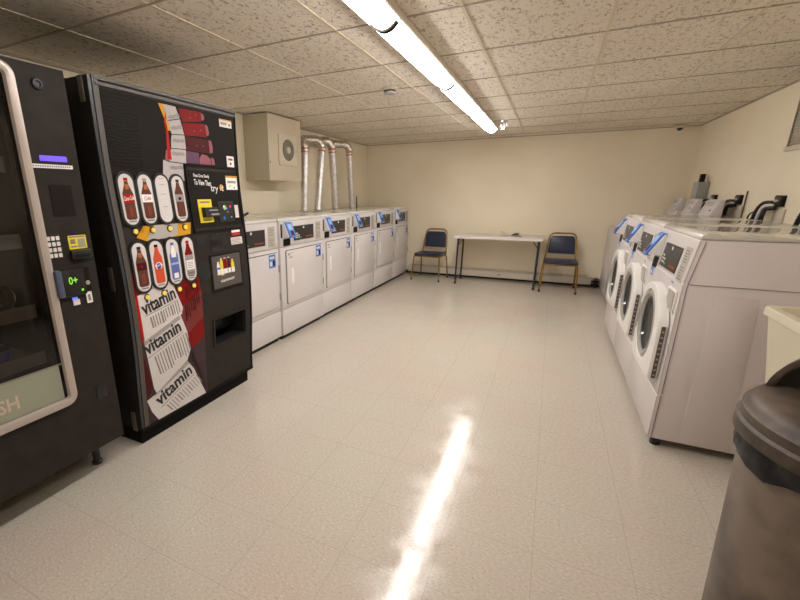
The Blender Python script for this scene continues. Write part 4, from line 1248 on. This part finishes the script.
# ------------------------------------------------------------------ utility sink
def sink():
    t = empty('utility_sink', (.778, 1.56, 0))
    tag(t, 'cream plastic utility sink between the nearest washer and trash can', 'sink')
    W, D, H = .58, .585, .862
    # basin with thick walls (x 0..W, y 0..D)
    b = bmesh.new()
    def ring(x0, x1, y0, y1, z, r=.03):
        return [b.verts.new((p[0], p[1], z)) for p in rrect(x0, x1, y0, y1, r)]
    R_ = [ring(.055, W - .055, .055, D - .055, .50), ring(.012, W - .012, .012, D - .012, H - .040), ring(.010, W - .01, .010, D - .01, H - .034), ring(0, W, 0, D, H - .032), ring(0, W, 0, D, H - .004), ring(.004, W - .004, .004, D - .004, H),
          ring(.032, W - .032, .032, D - .032, H), ring(.038, W - .038, .038, D - .038, H - .008), ring(.075, W - .075, .075, D - .075, .52)]
    for a, c_ in zip(R_[:-1], R_[1:]):
        n = len(a)
        for k in range(n): b.faces.new((a[k], a[(k + 1) % n], c_[(k + 1) % n], c_[k]))
    b.faces.new(R_[0][::-1]); b.faces.new(R_[-1])
    bmesh.ops.recalc_face_normals(b, faces=b.faces)
    me = bpy.data.meshes.new('basin'); b.to_mesh(me); b.free(); me.materials.append(m_sink); smooth_by_angle(me, 40)
    o = bpy.data.objects.new('basin', me); COL.objects.link(o); o.parent = t
    for (x, y) in ((.07, .07), (W - .07, .07), (.07, D - .07), (W - .07, D - .07)):
        MB().tube([(x, y, 0), (x + (.0 if x < .3 else 0), y, .52)], .018, 12).build('leg', m_sink, t)
    MB().tube([(W / 2, D / 2, .50), (W / 2, D / 2, .30), (W / 2 + .10, D / 2, .24), (W - .02, D / 2, .24)], .02, 12).build('drain_pipe', m_white_pl, t)
    f = MB().tube(curve_pts([(W - .020, D / 2, H - .002), (W - .02, D / 2, H + .10), (W - .09, D / 2, H + .15), (W - .17, D / 2, H + .09)], 6), .011, 10)
    f.build('faucet', m_chrome, t)
sink()

# ------------------------------------------------------------------ trash can
def trash_can():
    CX, CY, Rr = .700, 1.165, .249
    t = empty('trash_can', (CX, CY, 0))
    tag(t, 'tall round brown trash can with hooded lid and black liner', 'trash can')
    MB().lathe([(0, 0), (.195, 0), (.203, .012), (.206, .03), (.236, .70), (.240, .745), (.232, .750), (.20, .05), (0, .04)], n=64).build('can_body', m_can, t)
    # liner folded over the rim, wrinkled
    b = bmesh.new(); n = 96; rings = []
    random.seed(7)
    ph = [random.random() * 6.28 for _ in range(6)]
    for j, (r, z) in enumerate([(.239, .715), (.247, .703), (.2485, .718), (.2495, .735), (.248, .752)]):
        ring = []
        for k in range(n):
            a = 2 * PI * k / n
            wob = .0030 * math.sin(7 * a + ph[0] + j) + .0024 * math.sin(17 * a + ph[1] + 2 * j) + .0018 * math.sin(31 * a + ph[2] + j)
            dz = (.008 * math.sin(5 * a + ph[3]) + .006 * math.sin(13 * a + ph[4])) if j < 2 else 0
            ring.append(b.verts.new(((r + wob) * math.cos(a), (r + wob) * math.sin(a), z + dz)))
        rings.append(ring)
    for a_, c_ in zip(rings[:-1], rings[1:]):
        for k in range(n): b.faces.new((a_[k], a_[(k + 1) % n], c_[(k + 1) % n], c_[k]))
    bmesh.ops.recalc_face_normals(b, faces=b.faces)
    me = bpy.data.meshes.new('bin_liner'); b.to_mesh(me); b.free(); me.materials.append(m_bag); smooth_by_angle(me, 80)
    o = bpy.data.objects.new('bin_liner', me); COL.objects.link(o); o.parent = t
    # lid: stepped skirt and shallow crown
    MB().lathe([(.247, .752), (.256, .752), (.256, .780), (.250, .786), (.250, .806), (.244, .812), (.240, .820), (.222, .838), (.19, .846), (0, .850)], n=64).build('lid', m_canlid, t)
    # hood: arched front with a swing flap, domed shell behind
    A = math.radians(-31)
    rotz = Matrix.Rotation(A, 4, 'Z')
    R0, H0, zb = .222, .165, .822
    def arch(r, h, n=28): return [(r * math.cos(PI * i / n), zb + h * math.sin(PI * i / n)) for i in range(n + 1)]
    rimp = arch(R0, H0) + arch(R0 - .014, H0 - .014)[::-1]
    MB().prism(rimp, 'y', -.012, .012, .002, rotz).build('hood_rim', m_canlid, t)
    MB().prism(arch(R0 - .012, H0 - .012), 'y', .006, .010, 0, rotz).build('hood_recess', m_canshade, t)  # dark colour carries the shade inside the hood
    # flap: smaller arch leaning forwards
    fl = [(r_, z_) for r_, z_ in [(-.150, zb + .012), (-.118, zb + .085), (-.075, zb + .128), (.075, zb + .128), (.118, zb + .085), (.150, zb + .012)]]
    MB().prism(fl, 'y', -.030, -.018, .004, Matrix.Translation((0, 0, 0)) @ rotz).build('swing_flap', m_canlid, t)
    # shell: quarter dome behind the arch
    b = bmesh.new(); rings = []
    for j in range(9):
        v = (PI / 2) * j / 8
        rings.append([b.verts.new((R0 * math.cos(PI * i / 28) * 1.0, .012 + .205 * math.sin(v) * (math.sin(PI * i / 28) ** .8 if 0 < i < 28 else 0), zb + H0 * math.sin(PI * i / 28) * math.cos(v))) for i in range(29)])
    for a_, c_ in zip(rings[:-1], rings[1:]):
        for i in range(28): b.faces.new((a_[i], a_[i + 1], c_[i + 1], c_[i]))
    bmesh.ops.remove_doubles(b, verts=b.verts, dist=.0005)
    bmesh.ops.recalc_face_normals(b, faces=b.faces)
    b.transform(rotz)
    me = bpy.data.meshes.new('hood_shell'); b.to_mesh(me); b.free(); me.materials.append(m_canlid); smooth_by_angle(me, 60)
    o = bpy.data.objects.new('hood_shell', me); COL.objects.link(o); o.parent = t
trash_can()
